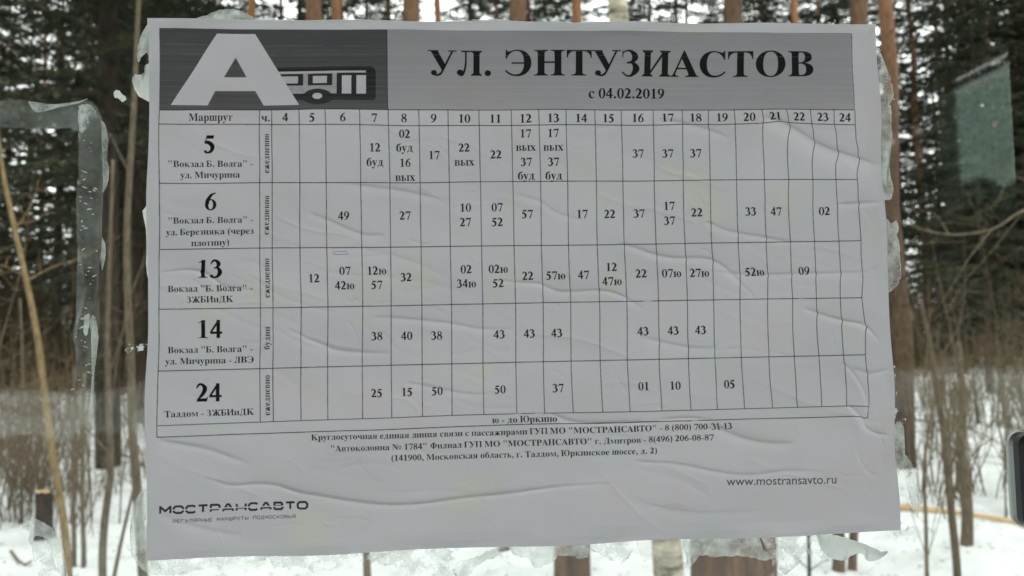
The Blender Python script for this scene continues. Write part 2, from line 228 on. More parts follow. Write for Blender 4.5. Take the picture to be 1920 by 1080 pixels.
    if L == 'Ю':
        o = 'O' if up else 'o'; s = .86
        P = stem(x, H, w)+[font(o, s, 1, x+w+.07), rect(x, H/2-TH*.6, x+w+.14, H/2+TH*.6)]
        return P, x+w+.07+GL['G'][o][0]*s/1000
    if L == 'Ф':
        m = .39; P = stem(m-w/2, H, w)+[ring(m, H/2, .34, H*.36, .14, TH)]; return P, 2*m
    if L == 'У':
        P = [poly((.04, H), (.215, H), (.415, .27), (.335, .115)), stroke([(.575, H-.01, .045), (.34, .13, .05), (.27, .035, .06), (.19, .012, .05), (.14, .04, .05)]),
             ball(.135, .075, .072), rect(-.01, H-.032, .24, H), rect(.47, H-.032, .67, H)]
        return P, .67
    if c == '№':
        return [font('N', .92, 1), ring(.83, .33, .155, .17, .07, .045), rect(.69, .07, .97, .12)], 1.02
    return [], .25
def sign(c):
    if c == '.': return [ball(.125, .07, .078)], .25
    if c == ',': return [ball(.125, .07, .078), stroke([(.17, .06, .06), (.16, -.05, .06), (.07, -.14, .02)])], .25
    if c == '-': return [rect(.05, .17, .29, .25)], .333
    if c == '"': return [poly((.09, .69), (.22, .69), (.175, .42), (.135, .42)), poly((.33, .69), (.46, .69), (.415, .42), (.375, .42))], .555
    if c == '(': return [stroke([(.30, .69, .02), (.15, .52, .09), (.12, .27, .13), (.15, .0, .09), (.30, -.17, .02)])], .333
    if c == ')': return [stroke([(.03, .69, .02), (.18, .52, .09), (.21, .27, .13), (.18, .0, .09), (.03, -.17, .02)])], .333
    if c == ' ': return [], .25
    global BOLD
    BOLD = 1.10
    D = {'0': [ring(.25, .338, .232, .35, .142, .04)],
         '1': [rect(.18, .0, .33, .60), poly((.18, .672), (.33, .688), (.33, .5), (.18, .5)), poly((.065, .588), (.065, .566), (.19, .60), (.32, .60), (.32, .688), (.30, .688)), rect(.065, 0, .44, .026), poly((.14, .02), (.19, .07), (.325, .07), (.38, .02))],
         '2': [stroke([(.035, .50, .03), (.11, .625, .07), (.22, .655, .075), (.345, .52, .14), (.31, .36, .13), (.20, .20, .09), (.06, .045, .05)]), poly((.03, 0), (.42, 0), (.475, .18), (.452, .18), (.40, .125), (.15, .115), (.03, .025))],
         '3': [stroke([(.04, .52, .03), (.12, .635, .065), (.23, .65, .08), (.335, .53, .14), (.27, .40, .07), (.16, .36, .03)]), stroke([(.16, .37, .03), (.30, .37, .08), (.385, .21, .15), (.30, .055, .09), (.17, .01, .06), (.08, .045, .07)]), ball(.085, .06, .055)],
         '4': [rect(.26, .0, .395, .688), rect(.02, .155, .475, .245), poly((.02, .19), (.02, .245), (.305, .688), (.36, .688), (.36, .62), (.08, .20))],
         '5': [poly((.14, .676), (.44, .676), (.40, .55), (.115, .55)), poly((.14, .676), (.175, .676), (.085, .40), (.045, .38)), stroke([(.06, .42, .10), (.22, .40, .13), (.355, .25, .145), (.30, .07, .10), (.17, .01, .06), (.08, .04, .07)]), ball(.085, .055, .055)],
         '6': [stroke([(.46, .675, .02), (.28, .60, .08), (.14, .40, .13), (.105, .24, .13)]), ring(.25, .215, .222, .225, .13, .045)],
         '7': [poly((.06, .676), (.48, .676), (.48, .65), (.44, .555), (.09, .555), (.045, .44), (.02, .44)), poly((.40, .58), (.48, .65), (.275, -.01), (.165, -.01))],
         '8': [ring(.25, .515, .192, .175, .11, .04), ring(.25, .185, .225, .20, .12, .04), stroke([(.12, .44, .09), (.25, .35, .11), (.39, .25, .10)])],
         '9': [stroke([(.04, .005, .02), (.22, .08, .08), (.36, .28, .13), (.395, .44, .13)]), ring(.25, .465, .222, .225, .13, .045)]}
    BOLD = 1.
    return D[c], .5
def glyph(c):
    if c in GLC: return GLC[c]
    GLC[c] = cyr(c) if (c.isalpha() or c == '№') else sign(c)
    return GLC[c]
GLC = {}
SANS = {'М': [[(0,0),(0,1),(.5,.35),(1,1),(1,0)]], 'О': [[(.2,0),(0,.25),(0,.75),(.2,1),(.8,1),(1,.75),(1,.25),(.8,0),(.2,0)]],
    'С': [[(1,.85),(.8,1),(.2,1),(0,.75),(0,.25),(.2,0),(.8,0),(1,.15)]], 'Т': [[(0,1),(1,1)], [(.5,1),(.5,0)]], 'Р': [[(0,0),(0,1),(.8,1),(1,.85),(1,.5),(.8,.35),(0,.35)]],
    'А': [[(0,0),(.42,1),(.58,1),(1,0)], [(.2,.3),(.8,.3)]], 'Н': [[(0,0),(0,1)], [(1,0),(1,1)], [(0,.4),(1,.4)]], 'В': [[(0,0),(0,1),(.8,1),(.95,.75),(.8,.5),(0,.5)], [(.8,.5),(1,.25),(.85,0),(0,0)]],
    'Е': [[(1,0),(0,0),(0,1),(1,1)], [(0,.5),(.9,.5)]], 'Г': [[(0,0),(0,1),(1,1)]], 'У': [[(0,1),(.5,.3)], [(1,1),(.4,0),(.1,0)]], 'Л': [[(0,0),(.15,.1),(.3,1),(1,1),(1,0)]],
    'Я': [[(1,0),(1,1),(.2,1),(0,.85),(0,.5),(.2,.4),(1,.4)], [(.5,.4),(0,0)]], 'Ы': [[(0,1),(0,0),(.5,0),(.65,.25),(.5,.5),(0,.5)], [(1,0),(1,1)]], 'Ш': [[(0,1),(0,0),(1,0),(1,1)], [(.5,0),(.5,1)]],
    'П': [[(0,0),(0,1),(1,1),(1,0)]], 'Д': [[(0,-.15),(0,.02),(1,.02),(1,-.15)], [(.1,0),(.3,1),(.85,1),(.85,0)]], 'К': [[(0,0),(0,1)], [(1,1),(.3,.5),(1,0)], [(0,.5),(.3,.5)]], 'Ь': [[(0,1),(0,0),(.8,0),(1,.25),(.8,.5),(0,.5)]]}
def sans(c, wd, t):
    """stroked wide sans letter, one em high, wd wide, pen t"""
    P = []
    for ln in SANS.get(c, []):
        q = [(t/2+x*(wd-t), t/2+y*(1-t), t) for x, y in ln]
        for a, b in zip(q[:-1], q[1:]): P.append(stroke([a, b], 1))
        for a in q[1:-1]: P.append(ball(a[0], a[1], t/2))
    return P

# ---------------------------------------------------------------- the printed sheet, drawn in the sheet's own plane
TW, THH = 3072, 2172
def photo_to_tex(u, v):
    q = HINV@np.array([u, v, 1.]); x, z = q[0]/q[2], q[1]/q[2]
    return x/PW*TW, (PH-z)/PH*THH        # row 0 = top of the sheet
def fill(pieces, ink, mul=None):
    """pieces: list of contour lists in texels; ink 0..1 laid over what is there"""
    allp = [p for pc in pieces for c in pc for p in c]
    if not allp: return
    xs = [p[0] for p in allp]; ys = [p[1] for p in allp]
    x0, x1 = max(0, int(min(xs))-2), min(TW, int(max(xs))+3); y0, y1 = max(0, int(min(ys))-2), min(THH, int(max(ys))+3)
    if x1 <= x0 or y1 <= y0: return
    cov = np.zeros((y1-y0, x1-x0), np.float32); SS = 2
    for sub in range(SS):
        for sx in range(SS):
            acc = np.zeros((y1-y0, x1-x0+2), np.int32)
            for pc in pieces:
                for c in pc:
                    A = np.array(c, float); A[:, 0] += -x0+(sx-.25*SS)/SS*1.; A[:, 1] += -y0-(sub+.5)/SS
                    B = np.roll(A, -1, 0)
                    for (ax, ay), (bx, by) in zip(A, B):
                        if ay == by: continue
                        s = 1
                        if ay > by: ax, ay, bx, by = bx, by, ax, ay; s = -1
                        r0, r1 = max(0, math.ceil(ay)), min(y1-y0-1, math.ceil(by)-1)
                        if r1 < r0: continue
                        rr = np.arange(r0, r1+1); xx = ax+(rr-ay)*(bx-ax)/(by-ay)
                        ci = np.clip(np.ceil(xx).astype(int), 0, x1-x0+1)
                        np.add.at(acc, (rr, ci), s)
            cov += (np.cumsum(acc, 1)[:, :x1-x0] != 0)
    cov /= SS*SS
    if mul is not None: ink = mul[y0:y1, x0:x1]
    INK[y0:y1, x0:x1] = INK[y0:y1, x0:x1]*(1-cov)+ink*cov
def mapped(pieces, f): return [[[f(x, y) for x, y in c] for c in pc] for pc in pieces]
def put(pieces, ox, oy, ux, uy, vx, vy, ink):
    """em coordinates -> photo plane -> texels"""
    fill(mapped(pieces, lambda x, y: photo_to_tex(ox+x*ux+y*vx, oy+x*uy+y*vy)), ink)
def line_text(s, x0, y0, x1, y1, em, ink=.982, tilt=None):
    adv = sum(glyph(c)[1] for c in s); d = math.hypot(x1-x0, y1-y0); sc = d/adv
    ux, uy = (x1-x0)/d*sc, (y1-y0)/d*sc
    vx, vy = (y1-y0)/d*em, -(x1-x0)/d*em
    if tilt: vx += tilt*em
    pen = 0
    for c in s:
        P, a = glyph(c)
        put(P, x0+ux*pen, y0+uy*pen, ux, uy, vx, vy, ink); pen += a
def mid_text(s, cx, cy, em, slope=0., hx=1., ink=.982):
    """centred on (cx, cy); cy is the middle of a figure"""
    adv = sum(glyph(c)[1] for c in s)*em*hx; t = .04
    by = cy+.338*em
    line_text(s, cx-adv/2, by+slope*adv/2, cx+adv/2, by-slope*adv/2, em, ink, tilt=None)
def poly_line(pts, w, ink=.93):
    P = [photo_to_tex(*p) for p in pts]
    fill([stroke([(a[0], a[1], w) for a in P], 1)], ink)
def interp(pts, t, ax=0):
    a = [p[ax] for p in pts]; b = [p[1-ax] for p in pts]; return float(np.interp(t, a, b))
def make_print():
    global INK
    rs = np.random.RandomState(7)
    INK = np.zeros((THH, TW), np.float32)
    def px(*p): return [[[photo_to_tex(x, y) for x, y in p]]]
    # toner bands of the header: streaky, darker at the top
    rows = np.arange(THH)/THH
    st = rs.randn(THH, 1)*.5+np.repeat(rs.randn(THH//4+1, 1), 4, 0)[:THH]*.6
    brk = np.repeat(rs.randn(THH, TW//96), 96, 1)
    brk = (brk+np.roll(brk, 31, 1)+np.roll(brk, 67, 1))*.35
    fine = rs.randn(THH, TW)*.5
    hh = np.clip((rows-.02)/.155, 0, 1)[:, None]
    streak = st*(.25+.75*hh)+brk*.8*(.3+.7*hh)
    dark = np.clip(.865-.05*hh+.022*streak+.012*fine, 0, 1).astype(np.float32)
    mid = np.clip(.475-.11*hh+.030*streak+.012*fine, 0, 1).astype(np.float32)
    fill([piece(c) for c in px((303, 57), (724, 59), (726, 207.5), (301, 207.5))[0]], 0, dark)
    fill([piece(c) for c in px((724, 59), (1587, 67), (1592, 209), (726, 207.5))[0]], 0, mid)
    poly_line([(303, 57), (724, 59)], 2.4); poly_line([(724, 59), (726, 208)], 3.2); poly_line([(724, 59), (1587, 67)], 1.4, .75); poly_line([(1587, 67), (1592, 209)], 2.2)
    # bus pictogram, then the letter in front of it
    Z = lambda x, y: photo_to_tex(280+x/3.6, 30+y/3.6)
    def zp(ink, *p): fill([piece([Z(*q) for q in p])], ink)
    def zb(a, *p): fill([piece([Z(*q) for q in p])], 0, a.astype(np.float32))
    def zr(ink, x0, y0, x1, y1): zp(ink, (x0, y0), (x1, y0), (x1, y1), (x0, y1))
    zb(np.clip(dark+.105, 0, .965), (820, 352), (1490, 352), (1515, 362), (1526, 390), (1526, 565), (1515, 578), (1240, 580), (1200, 600), (1080, 600), (1040, 580), (900, 578))
    mot = (.28+.13*np.repeat(np.repeat(rs.rand(THH//7+1, TW//7+1), 7, 0), 7, 1)[:THH, :TW]).astype(np.float32)
    fill([piece([Z(*q) for q in ((860, 383), (1265, 383), (1265, 535), (860, 535))])], 0, mot)
    zr(.15, 860, 381, 1460, 395)
    zr(.94, 860, 399, 1040, 479); zr(.12, 860, 415, 1005, 464)
    zr(.94, 1072, 399, 1236, 479); zr(.10, 1105, 415, 1200, 464)
    zr(.94, 1268, 397, 1466, 540); zr(.06, 1300, 413, 1363, 536); zr(.06, 1397, 413, 1461, 536)
    fill([piece([Z(*q) for q in ell(1138, 556, 98, 54)])], 0, np.clip(dark+.105, 0, .965).astype(np.float32)); fill([piece([Z(*q) for q in ell(1137, 552, 33, 21)])], .05)
    fill([piece([Z(462, 127), Z(715, 127), Z(1015, 611), Z(775, 611), Z(718, 512), Z(450, 512), Z(402, 611), Z(155, 607)])], .0)
    fill([piece([Z(585, 285), Z(658, 418), Z(507, 418)])], 0, dark)
    # rules of the table
    hl = [[(301, 208), (726, 208), (1180, 208.3), (1592, 209.5)], [(301, 234.5), (495, 235.5), (760, 237), (1180, 236.5), (1330, 236.5), (1450, 234.5), (1512, 236.5), (1594, 237)],
          [(302, 344.4), (500, 343.5), (740, 343.8), (1020, 342.5), (1180, 341.5), (1380, 339.5), (1600, 338)], [(302, 468), (500, 466), (730, 464.3), (1200, 459), (1400, 456.5), (1604, 453.3)],
          [(301, 579.4), (500, 577), (730, 573.5), (1050, 567.5), (1200, 565.5), (1440, 561.5), (1608, 559.4)], [(301, 694.6), (500, 690), (740, 684), (950, 679.5), (1200, 674.5), (1420, 670), (1613, 665.8)],
          [(299.5, 796), (490, 790), (740, 782), (850, 778), (1000, 774.5), (1200, 771), (1400, 766), (1560, 761.5), (1590, 761), (1618, 762)], [(299.5, 817.5), (700, 805), (960, 795.5), (1180, 790.5), (1300, 788), (1590, 780.3), (1602, 781), (1610, 784), (1617, 783)]]
    for i, h in enumerate(hl): poly_line(h, 3.4 if i not in (6,) else 3.)
    ys = [208, 236, 344, 463, 572, 682, 777]
    V = [[301.5, 301, 302, 302, 301, 301, 299.5], [488, 488, 488, 489.7, 490, 489.6, 490], [510.5, 510.8, 511.5, 513, 513, 513.5, 514], [561.7, 562, 562.8, 564, 565, 565, 565], [610.5, 611, 611.7, 613.3, 614.7, 614.8, 615],
         [674, 674.5, 675.8, 678, 679.4, 679.6, 680], [726.6, 727, 730, 731.5, 732.5, 733.2, 734], [783.4, 784, 786, 788, 789.7, 790.5, 791], [837.6, 838, 840.4, 842.3, 844.8, 845.3, 846], [895.2, 895.8, 898, 900.3, 902.8, 903.2, 905],
         [955.4, 956, 958, 960.7, 963.7, 964.4, 966.5], [1006, 1007, 1009.5, 1011.7, 1014.9, 1015.8, 1018], [1056.7, 1057, 1059.6, 1062.4, 1066, 1067, 1071], [1110.6, 1111, 1113, 1116, 1119.7, 1121, 1125.4], [1160, 1160.5, 1162.8, 1166, 1170, 1171.6, 1176],
         [1219.4, 1219.8, 1221.2, 1225, 1228, 1230.6, 1235.4], [1273.5, 1273, 1274.5, 1278.2, 1281.4, 1285, 1289.2]]
    for v in V: 
        yy = ys[:]
        if v is V[0]: yy = [208, 236, 344, 466, 578, 694, 817]
        if v is not V[0]: yy[-1] = float(np.interp(v[-1], [p[0] for p in hl[6]], [p[1] for p in hl[6]]))
        poly_line(list(zip(v, yy)), 3.2)
    W = [[(1322.3, 208), (1321, 236), (1323, 290), (1324.2, 342), (1325.5, 400), (1327, 458), (1330.5, 562), (1334.6, 668), (1338.5, 767)],
         [(1369.6, 208), (1371, 236), (1370.5, 250), (1371.6, 300), (1373.5, 342), (1374.5, 400), (1376.2, 457), (1378, 510), (1380, 563), (1384.7, 669), (1386.5, 720), (1389, 766)],
         [(1419, 208), (1421.5, 222), (1420.4, 245), (1421.5, 280), (1424, 315), (1425.3, 341), (1427.5, 372), (1427, 400), (1428.5, 456), (1430, 500), (1431.9, 562), (1435.7, 668), (1437, 710), (1440.4, 764)],
         [(1464, 208), (1467, 224), (1467, 240), (1466, 265), (1467.5, 305), (1471, 341), (1471.2, 380), (1474, 455), (1475.5, 500), (1476, 530), (1478.8, 562), (1481.6, 668), (1484, 715), (1486, 763)],
         [(1509.5, 208), (1511, 236), (1514, 252), (1513, 285), (1514, 310), (1516.5, 342), (1517, 390), (1519, 455), (1520, 490), (1521.5, 520), (1523.5, 560), (1524.5, 610), (1527, 668), (1528, 710), (1531.3, 762)],
         [(1554, 208), (1554.7, 238), (1558.5, 255), (1559.5, 280), (1558, 310), (1560.6, 342), (1562, 380), (1563, 430), (1564.3, 456), (1566.5, 520), (1568, 560), (1570, 610), (1572.6, 668), (1577.3, 762)],
         [(1593, 209), (1594.3, 236), (1596, 262), (1600, 282), (1599.2, 305), (1599.5, 330), (1602, 352), (1601.4, 390), (1604.4, 454), (1604.4, 480), (1607.5, 530), (1607.2, 560), (1611, 590), (1613.2, 612), (1612.5, 665), (1614.5, 700), (1618, 740), (1618, 762), (1617, 783)]]
    for w in W: poly_line(w, 3.2)
    # lettering
    line_text('УЛ. ЭНТУЗИАСТОВ', 801, 144.6, 1519, 147, 70, .975)
    line_text('с 04.02.2019', 1098, 186.5, 1241, 187, 27.5)
    line_text('Маршрут', 356, 228.6, 438, 228.6, 21); mid_text('ч.', 499.5, 222.5, 21)
    for i, (n, x, y) in enumerate([(4,536,222),(5,586,223),(6,643,223),(7,701,223),(8,756,223),(9,811,223.5),(10,868,224),(11,926,224),(12,982,224),(13,1033,224),(14,1085,224),(15,1136,223.5),(16,1191,223),(17,1246,223),(18,1298,223),(19,1347,222.5),(20,1397,222.5),(21,1443,222.5),(22,1488,223),(23,1533,223),(24,1575,223.5)]):
        mid_text(str(n), x, y, 23, 0, 1. if i < 15 else .97)
    big = [('5', 395, 271.5), ('6', 396, 378), ('13', 397, 504.5), ('14', 396, 616.5), ('24', 396, 734.5)]
    for s, x, y in big: mid_text(s, x, y, 48 if s in '56' else 49, .008)
    for s, x0, y0, x1, y1 in [('"Вокзал Б. Волга" -', 317, 314, 476, 313.4), ('ул. Мичурина', 340, 334.4, 451.5, 333.6), ('"Вокзал Б. Волга" -', 316, 419.6, 477, 418), ('ул. Березняка (через', 313.5, 441.5, 478, 439), ('плотину)', 361, 462, 433.5, 460.5),
            ('Вокзал "Б. Волга" -', 317, 547.3, 477, 545.6), ('ЗЖБИиДК', 353, 567.6, 440.5, 566.2), ('Вокзал "Б. Волга" -', 317, 661.5, 477, 658.6), ('ул. Мичурина - ЛВЭ', 313.5, 682.6, 479, 678.8), ('Талдом - ЗЖБИиДК', 314, 780.4, 478.5, 776)]:
        line_text(s, x0, y0, x1, y1, 17.2)
    for s, x, ya, yb in [('ежедневно', 505.5, 326, 253), ('ежедневно', 506, 441.5, 368), ('ежедневно', 507, 558.5, 485), ('будни', 507, 655, 612), ('ежедневно', 507.5, 778, 702)]:
        line_text(s, x, ya, x+.5, yb, 16.5)
    num = '''12 702 278;буд 702 306;02 757 252;буд 757 279;16 758 306;вых 758 334;17 812 291.5;22 868 278;вых 868 306;22 927 291.5;17 982 252;вых 982 279;37 983 306;буд 983 333;17 1033 252;вых 1033 279;37 1033.5 306;буд 1034 333;37 1191 290;37 1246 290;37 1297.5 290;
49 644.5 405.5;27 758.5 405.5;10 870.5 391;27 870.5 418;07 929 391;52 929.5 418;57 985 403.5;17 1087.5 402.5;22 1139 402.5;37 1193.5 401.5;17 1249.5 387.5;37 1250 415;22 1300.5 400;33 1400 398.5;47 1448.5 398;02 1538.5 397.5;
12 589.5 522;07 646.5 508;42ю 646 535;12ю 705.5 507.5;57 705.5 534;32 760.5 520;02 872 505.5;34ю 872.5 532;02ю 931.5 505;52 931.5 531.5;22 986.5 518;57ю 1038.5 517;47 1090.5 516;12 1142 501.5;47ю 1143 528;22 1196.5 514;07ю 1252.5 513.5;27ю 1304 513;52ю 1405.5 511.5;09 1499.5 509.5;
38 706.5 630;40 762 629.5;38 817.5 629;43 933.5 627;43 989.5 625.5;43 1040.5 624.5;43 1200 621.5;43 1256 620.5;43 1307.5 619.5;
25 706.5 736;15 762.5 734;50 818.5 732.5;50 935.5 730;37 1043.5 727.5;01 1202 724;10 1260.5 723;05 1361.5 720.5'''
    for t in num.replace('\n', '').split(';'):
        s, x, y = t.split(); x, y = float(x), float(y)
        mid_text(s, x, y-(1.5 if s in ('буд', 'вых') else 0), 22.6, .012 if y < 350 else .02, .95)
    line_text('ю - до Юркино', 920.5, 793, 1041.5, 790, 18)
    line_text('Круглосуточная единая линия связи с пассажирами ГУП МО "МОСТРАНСАВТО" - 8 (800) 700-31-13', 583.5, 824.6, 1366, 803.4, 16.4)
    line_text('"Автоколонна № 1784" Филиал ГУП МО "МОСТРАНСАВТО" г. Дмитров - 8(496) 206-08-87', 619.5, 845.5, 1332, 824.8, 16.4)
    line_text('(141900, Московская область, г. Талдом, Юркинское шоссе, д. 2)', 733, 862.6, 1227, 848.8, 16.4)
    # web address, plain sans
    s = 'www.mostransavto.ru'; adv = sum(GL['S'][c][0] for c in s); x0, y0, x1, y1 = 1357, 909.8, 1561, 905.6; pen = 0
    for c in s:
        a, cs = GL['S'][c]
        k = pen/adv; f = (x1-x0)/adv
        fill([piece(*[[photo_to_tex(x0+(pen+x)*f+y*.00045, y0+(y1-y0)*k-y*.0232) for x, y in q] for q in cs])], .93); pen += a
    # cut-through logotype and its small line
    s = 'МОСТРАНСАВТО'; wd = [23, 21.5, 20.5, 20.5, 20, 23.5, 20.5, 20, 23.5, 20, 20, 21.5]; gap = 2.1; x = 302.6; tot = sum(wd)+gap*11; sc = 277.5/tot
    for i, (c, w) in enumerate(zip(s, wd)):
        yb = 962.2-(x-302.6)*.0375; P = sans(c, w*sc/16.2, .245)
        put(P, x, yb, 16.2, -.6, 0, -16.2, .94)
        if i not in (0, 11):
            cut = {3: None, 10: None}.get(i, (.40, .53))
            hx = w*sc/16.2
            if c in 'Т': cut = None
            if cut: put([rect(-.03, cut[0], hx+.03, cut[1])], x, yb, 16.2, -.6, 0, -16.2, 0.)
        x += (w+gap)*sc
    s = 'РЕГУЛЯРНЫЕ МАРШРУТЫ ПОДМОСКОВЬЯ'; n = len(s); st_ = (557.5-329)/n
    for i, c in enumerate(s):
        put(sans(c, .92, .17), 329+i*st_, 977.4-i*st_*.0405, 6.9, -.28, 0, -6.6, .80)
    # blank dashes where toner is missing on wrinkles, pen mark
    for xa, ya, xb, yb in ((1200, 565.6, 1216, 565.4), (963, 774.9, 975, 774.8), (1000, 774.4, 1016, 774.2), (1290, 788.6, 1302, 788.2), (1490, 561.5, 1500, 561.2)):
        poly_line([(xa, ya), (xb, yb)], 4, .25)
    pen_ = np.zeros_like(INK); keep = INK.copy(); INK[:] = 0
    poly_line([(627, 473), (650, 471.6), (652, 477), (628, 478), (624.5, 476), (627, 473)], 2.6, .75); poly_line([(640, 477), (654, 476.6)], 2.4, .6)
    PEN = INK.copy(); INK[:] = keep
    poly_line([(729, 480.5), (744, 471)], 2.2, .16); poly_line([(446, 592), (462, 590)], 5, .05)
    # missing toner: thin vertical and horizontal skips
    sk = np.clip(rs.rand(THH, 1)*60-59, 0, 1)*.35
    body = INK*(1-sk*np.repeat(rs.rand(THH, TW//64), 64, 1))
    lin = 1-np.clip(body, 0, .985)
    lin = (lin[1:-1, 1:-1]*2+lin[:-2, 1:-1]+lin[2:, 1:-1]+lin[1:-1, :-2]+lin[1:-1, 2:])/6
    lin = np.pad(lin, 1, mode='edge')
    out = np.stack([lin, lin, lin], -1)
    out *= 1-PEN[..., None]*np.array([.80, .82, .35])
    return out.astype(np.float32)

# ---------------------------------------------------------------- materials
m_snow, b, L = mat('snow', (.82, .85, .86), .65, .2)
_n = noise(m_snow, 2.2, 8, .6); _r = ramp(m_snow, _n.outputs[0], [(.30, (.40, .42, .41)), (.50, (.56, .585, .58)), (1, (.64, .66, .65))]); L.new(_r.outputs[0], b.inputs['Base Color'])
_n2 = noise(m_snow, 5, 9, .7); bump(m_snow, b, _n2.outputs[0], .09, 1.)
def bark(name, lo, hi, sc=(9, 9, 1.6), dist=.02):
    m, b, L = mat(name, hi, .95, .1)
    n = noise(m, 3.2, 8, .7, sc); r = ramp(m, n.outputs[0], [(.35, lo), (.66, hi)]); L.new(r.outputs[0], b.inputs['Base Color'])
    bump(m, b, n.outputs[0], dist); return m
m_pine = bark('pine_bark', (.035, .025, .018), (.15, .085, .05))
# pine bark turns from grey brown plates to flaky orange with height (real colour of the species)
def pine_grad():
    m, b, L = mat('pine_bark_upper', (.3, .14, .06), .9, .1)
    n = noise(m, 3., 8, .7, (8, 8, 2)); tc = N(m, 'ShaderNodeTexCoord'); sp = N(m, 'ShaderNodeSeparateXYZ'); L.new(tc.outputs['Object'], sp.inputs[0])
    mr = N(m, 'ShaderNodeMapRange'); mr.inputs['From Min'].default_value = 5.5; mr.inputs['From Max'].default_value = 9.; L.new(sp.outputs['Z'], mr.inputs['Value'])
    a = ramp(m, n.outputs[0], [(.35, (.030, .023, .017)), (.68, (.105, .068, .044))]); c = ramp(m, n.outputs[0], [(.3, (.085, .043, .024)), (.68, (.235, .12, .062))])
    mx = N(m, 'ShaderNodeMix', data_type='RGBA'); L.new(mr.outputs[0], mx.inputs[0]); L.new(a.outputs[0], mx.inputs[6]); L.new(c.outputs[0], mx.inputs[7]); L.new(mx.outputs[2], b.inputs['Base Color'])
    bump(m, b, n.outputs[0], .02); return m
m_pinetall = pine_grad()
m_dark = bark('spruce_bark', (.012, .010, .008), (.05, .038, .028))
m_birch = bark('birch_bark', (.03, .028, .02), (.52, .47, .36), (3, 3, 9), .006)
m_sap = bark('sapling_bark_tan', (.09, .066, .033), (.23, .17, .09), (30, 30, 6), .003)
m_sapg = bark('sapling_bark_grey', (.045, .036, .025), (.13, .105, .07), (30, 30, 6), .003)
m_twig = bark('twig_bark', (.040, .030, .018), (.135, .10, .06), (20, 20, 6), .002)
m_thick = bark('thicket_bark', (.022, .017, .010), (.085, .064, .036), (20, 20, 6), .002)
m_wood = bark('bare_log_wood', (.20, .13, .06), (.46, .33, .18), (1.2, 20, 20), .004)
m_need, b, L = mat('spruce_needles', (.03, .045, .02), .7, .2)
_n = noise(m_need, .8, 3); _r = ramp(m_need, _n.outputs[0], [(.3, (.007, .009, .004)), (.7, (.030, .036, .012))]); L.new(_r.outputs[0], b.inputs['Base Color'])
m_pneed, b, L = mat('pine_needles', (.05, .07, .03), .7, .2)
_n = noise(m_pneed, .8, 3); _r = ramp(m_pneed, _n.outputs[0], [(.3, (.014, .019, .007)), (.7, (.050, .060, .024))]); L.new(_r.outputs[0], b.inputs['Base Color'])

# ---------------------------------------------------------------- snow ground, road, snow bank behind the viewer
def hgt(x, y):
    h = .10*math.sin(x*.55+1)*math.sin(y*.42)+.05*math.sin(x*1.9+y*1.3)+.025*math.sin(x*4.1-y*2.7)+.02*math.sin(x*6.3+y*5.2)
    k = max(0., min(1., (abs(y)-1.5)/3)); h *= k
    if -14.5 < y < -5.5: h = min(h, 0)*0-.02
    return h-.02+(.018*max(0, y-45) if y > 45 else 0)
def spaced(lo, hi, fine0, fine1, step, far):
    a = [lo]
    while a[-1] < hi: a.append(a[-1]+(step if fine0 <= a[-1] < fine1 else far))
    return a
gx = spaced(-150, 150, -9, 11, .28, 4.5); gy = spaced(-110, 170, 0, 16, .28, 3.2)
V = [(x, y, hgt(x, y)) for y in gy for x in gx]; nx = len(gx)
Fc = [(j*nx+i, j*nx+i+1, (j+1)*nx+i+1, (j+1)*nx+i) for j in range(len(gy)-1) for i in range(nx-1)]
ground = tag(link('snow_ground', mesh('snow_ground', V, Fc, m_snow, True)), kind='structure')
m_road, b, L = mat('wet_asphalt', (.05, .05, .052), .45, .4)
_n = noise(m_road, 1.2, 8); _r = ramp(m_road, _n.outputs[0], [(.4, (.035, .036, .038)), (.7, (.22, .22, .22))]); L.new(_r.outputs[0], b.inputs['Base Color'])
tag(link('road', mesh('road', *box(-90, -13.5, -.02, 90, -6.5, .015), m_road)), kind='structure')
V, Fc = [], []
nb = 160
for i in range(nb):
    x = -80+i; h = .46+.20*math.sin(x*.8)+.12*math.sin(x*2.3+1)+.08*math.sin(x*4.9)
    for k, (dy, q) in enumerate(((0, -.05), (.35, .55), (.9, .95), (1.4, 1.), (2.1, .6), (3., -.05))): V.append((x, -14.2-dy+.15*math.sin(x*1.7+k), q*h if q > 0 else -.05))
for i in range(nb-1):
    for k in range(5): q = i*6+k; Fc.append((q, q+1, q+7, q+6))
tag(link('snow_bank', mesh('snow_bank', V, Fc, m_snow, True)), kind='structure')
m_slab, b, L = mat('shelter_paving', (.30, .30, .29), .85)
_n = noise(m_slab, 6, 8); _r = ramp(m_slab, _n.outputs[0], [(.35, (.16, .16, .155)), (.7, (.42, .43, .43))]); L.new(_r.outputs[0], b.inputs['Base Color'])
tag(link('pavement', mesh('pavement', *box(-3.2, -2.6, -.03, 3.2, .25, .05), m_slab)), kind='structure')

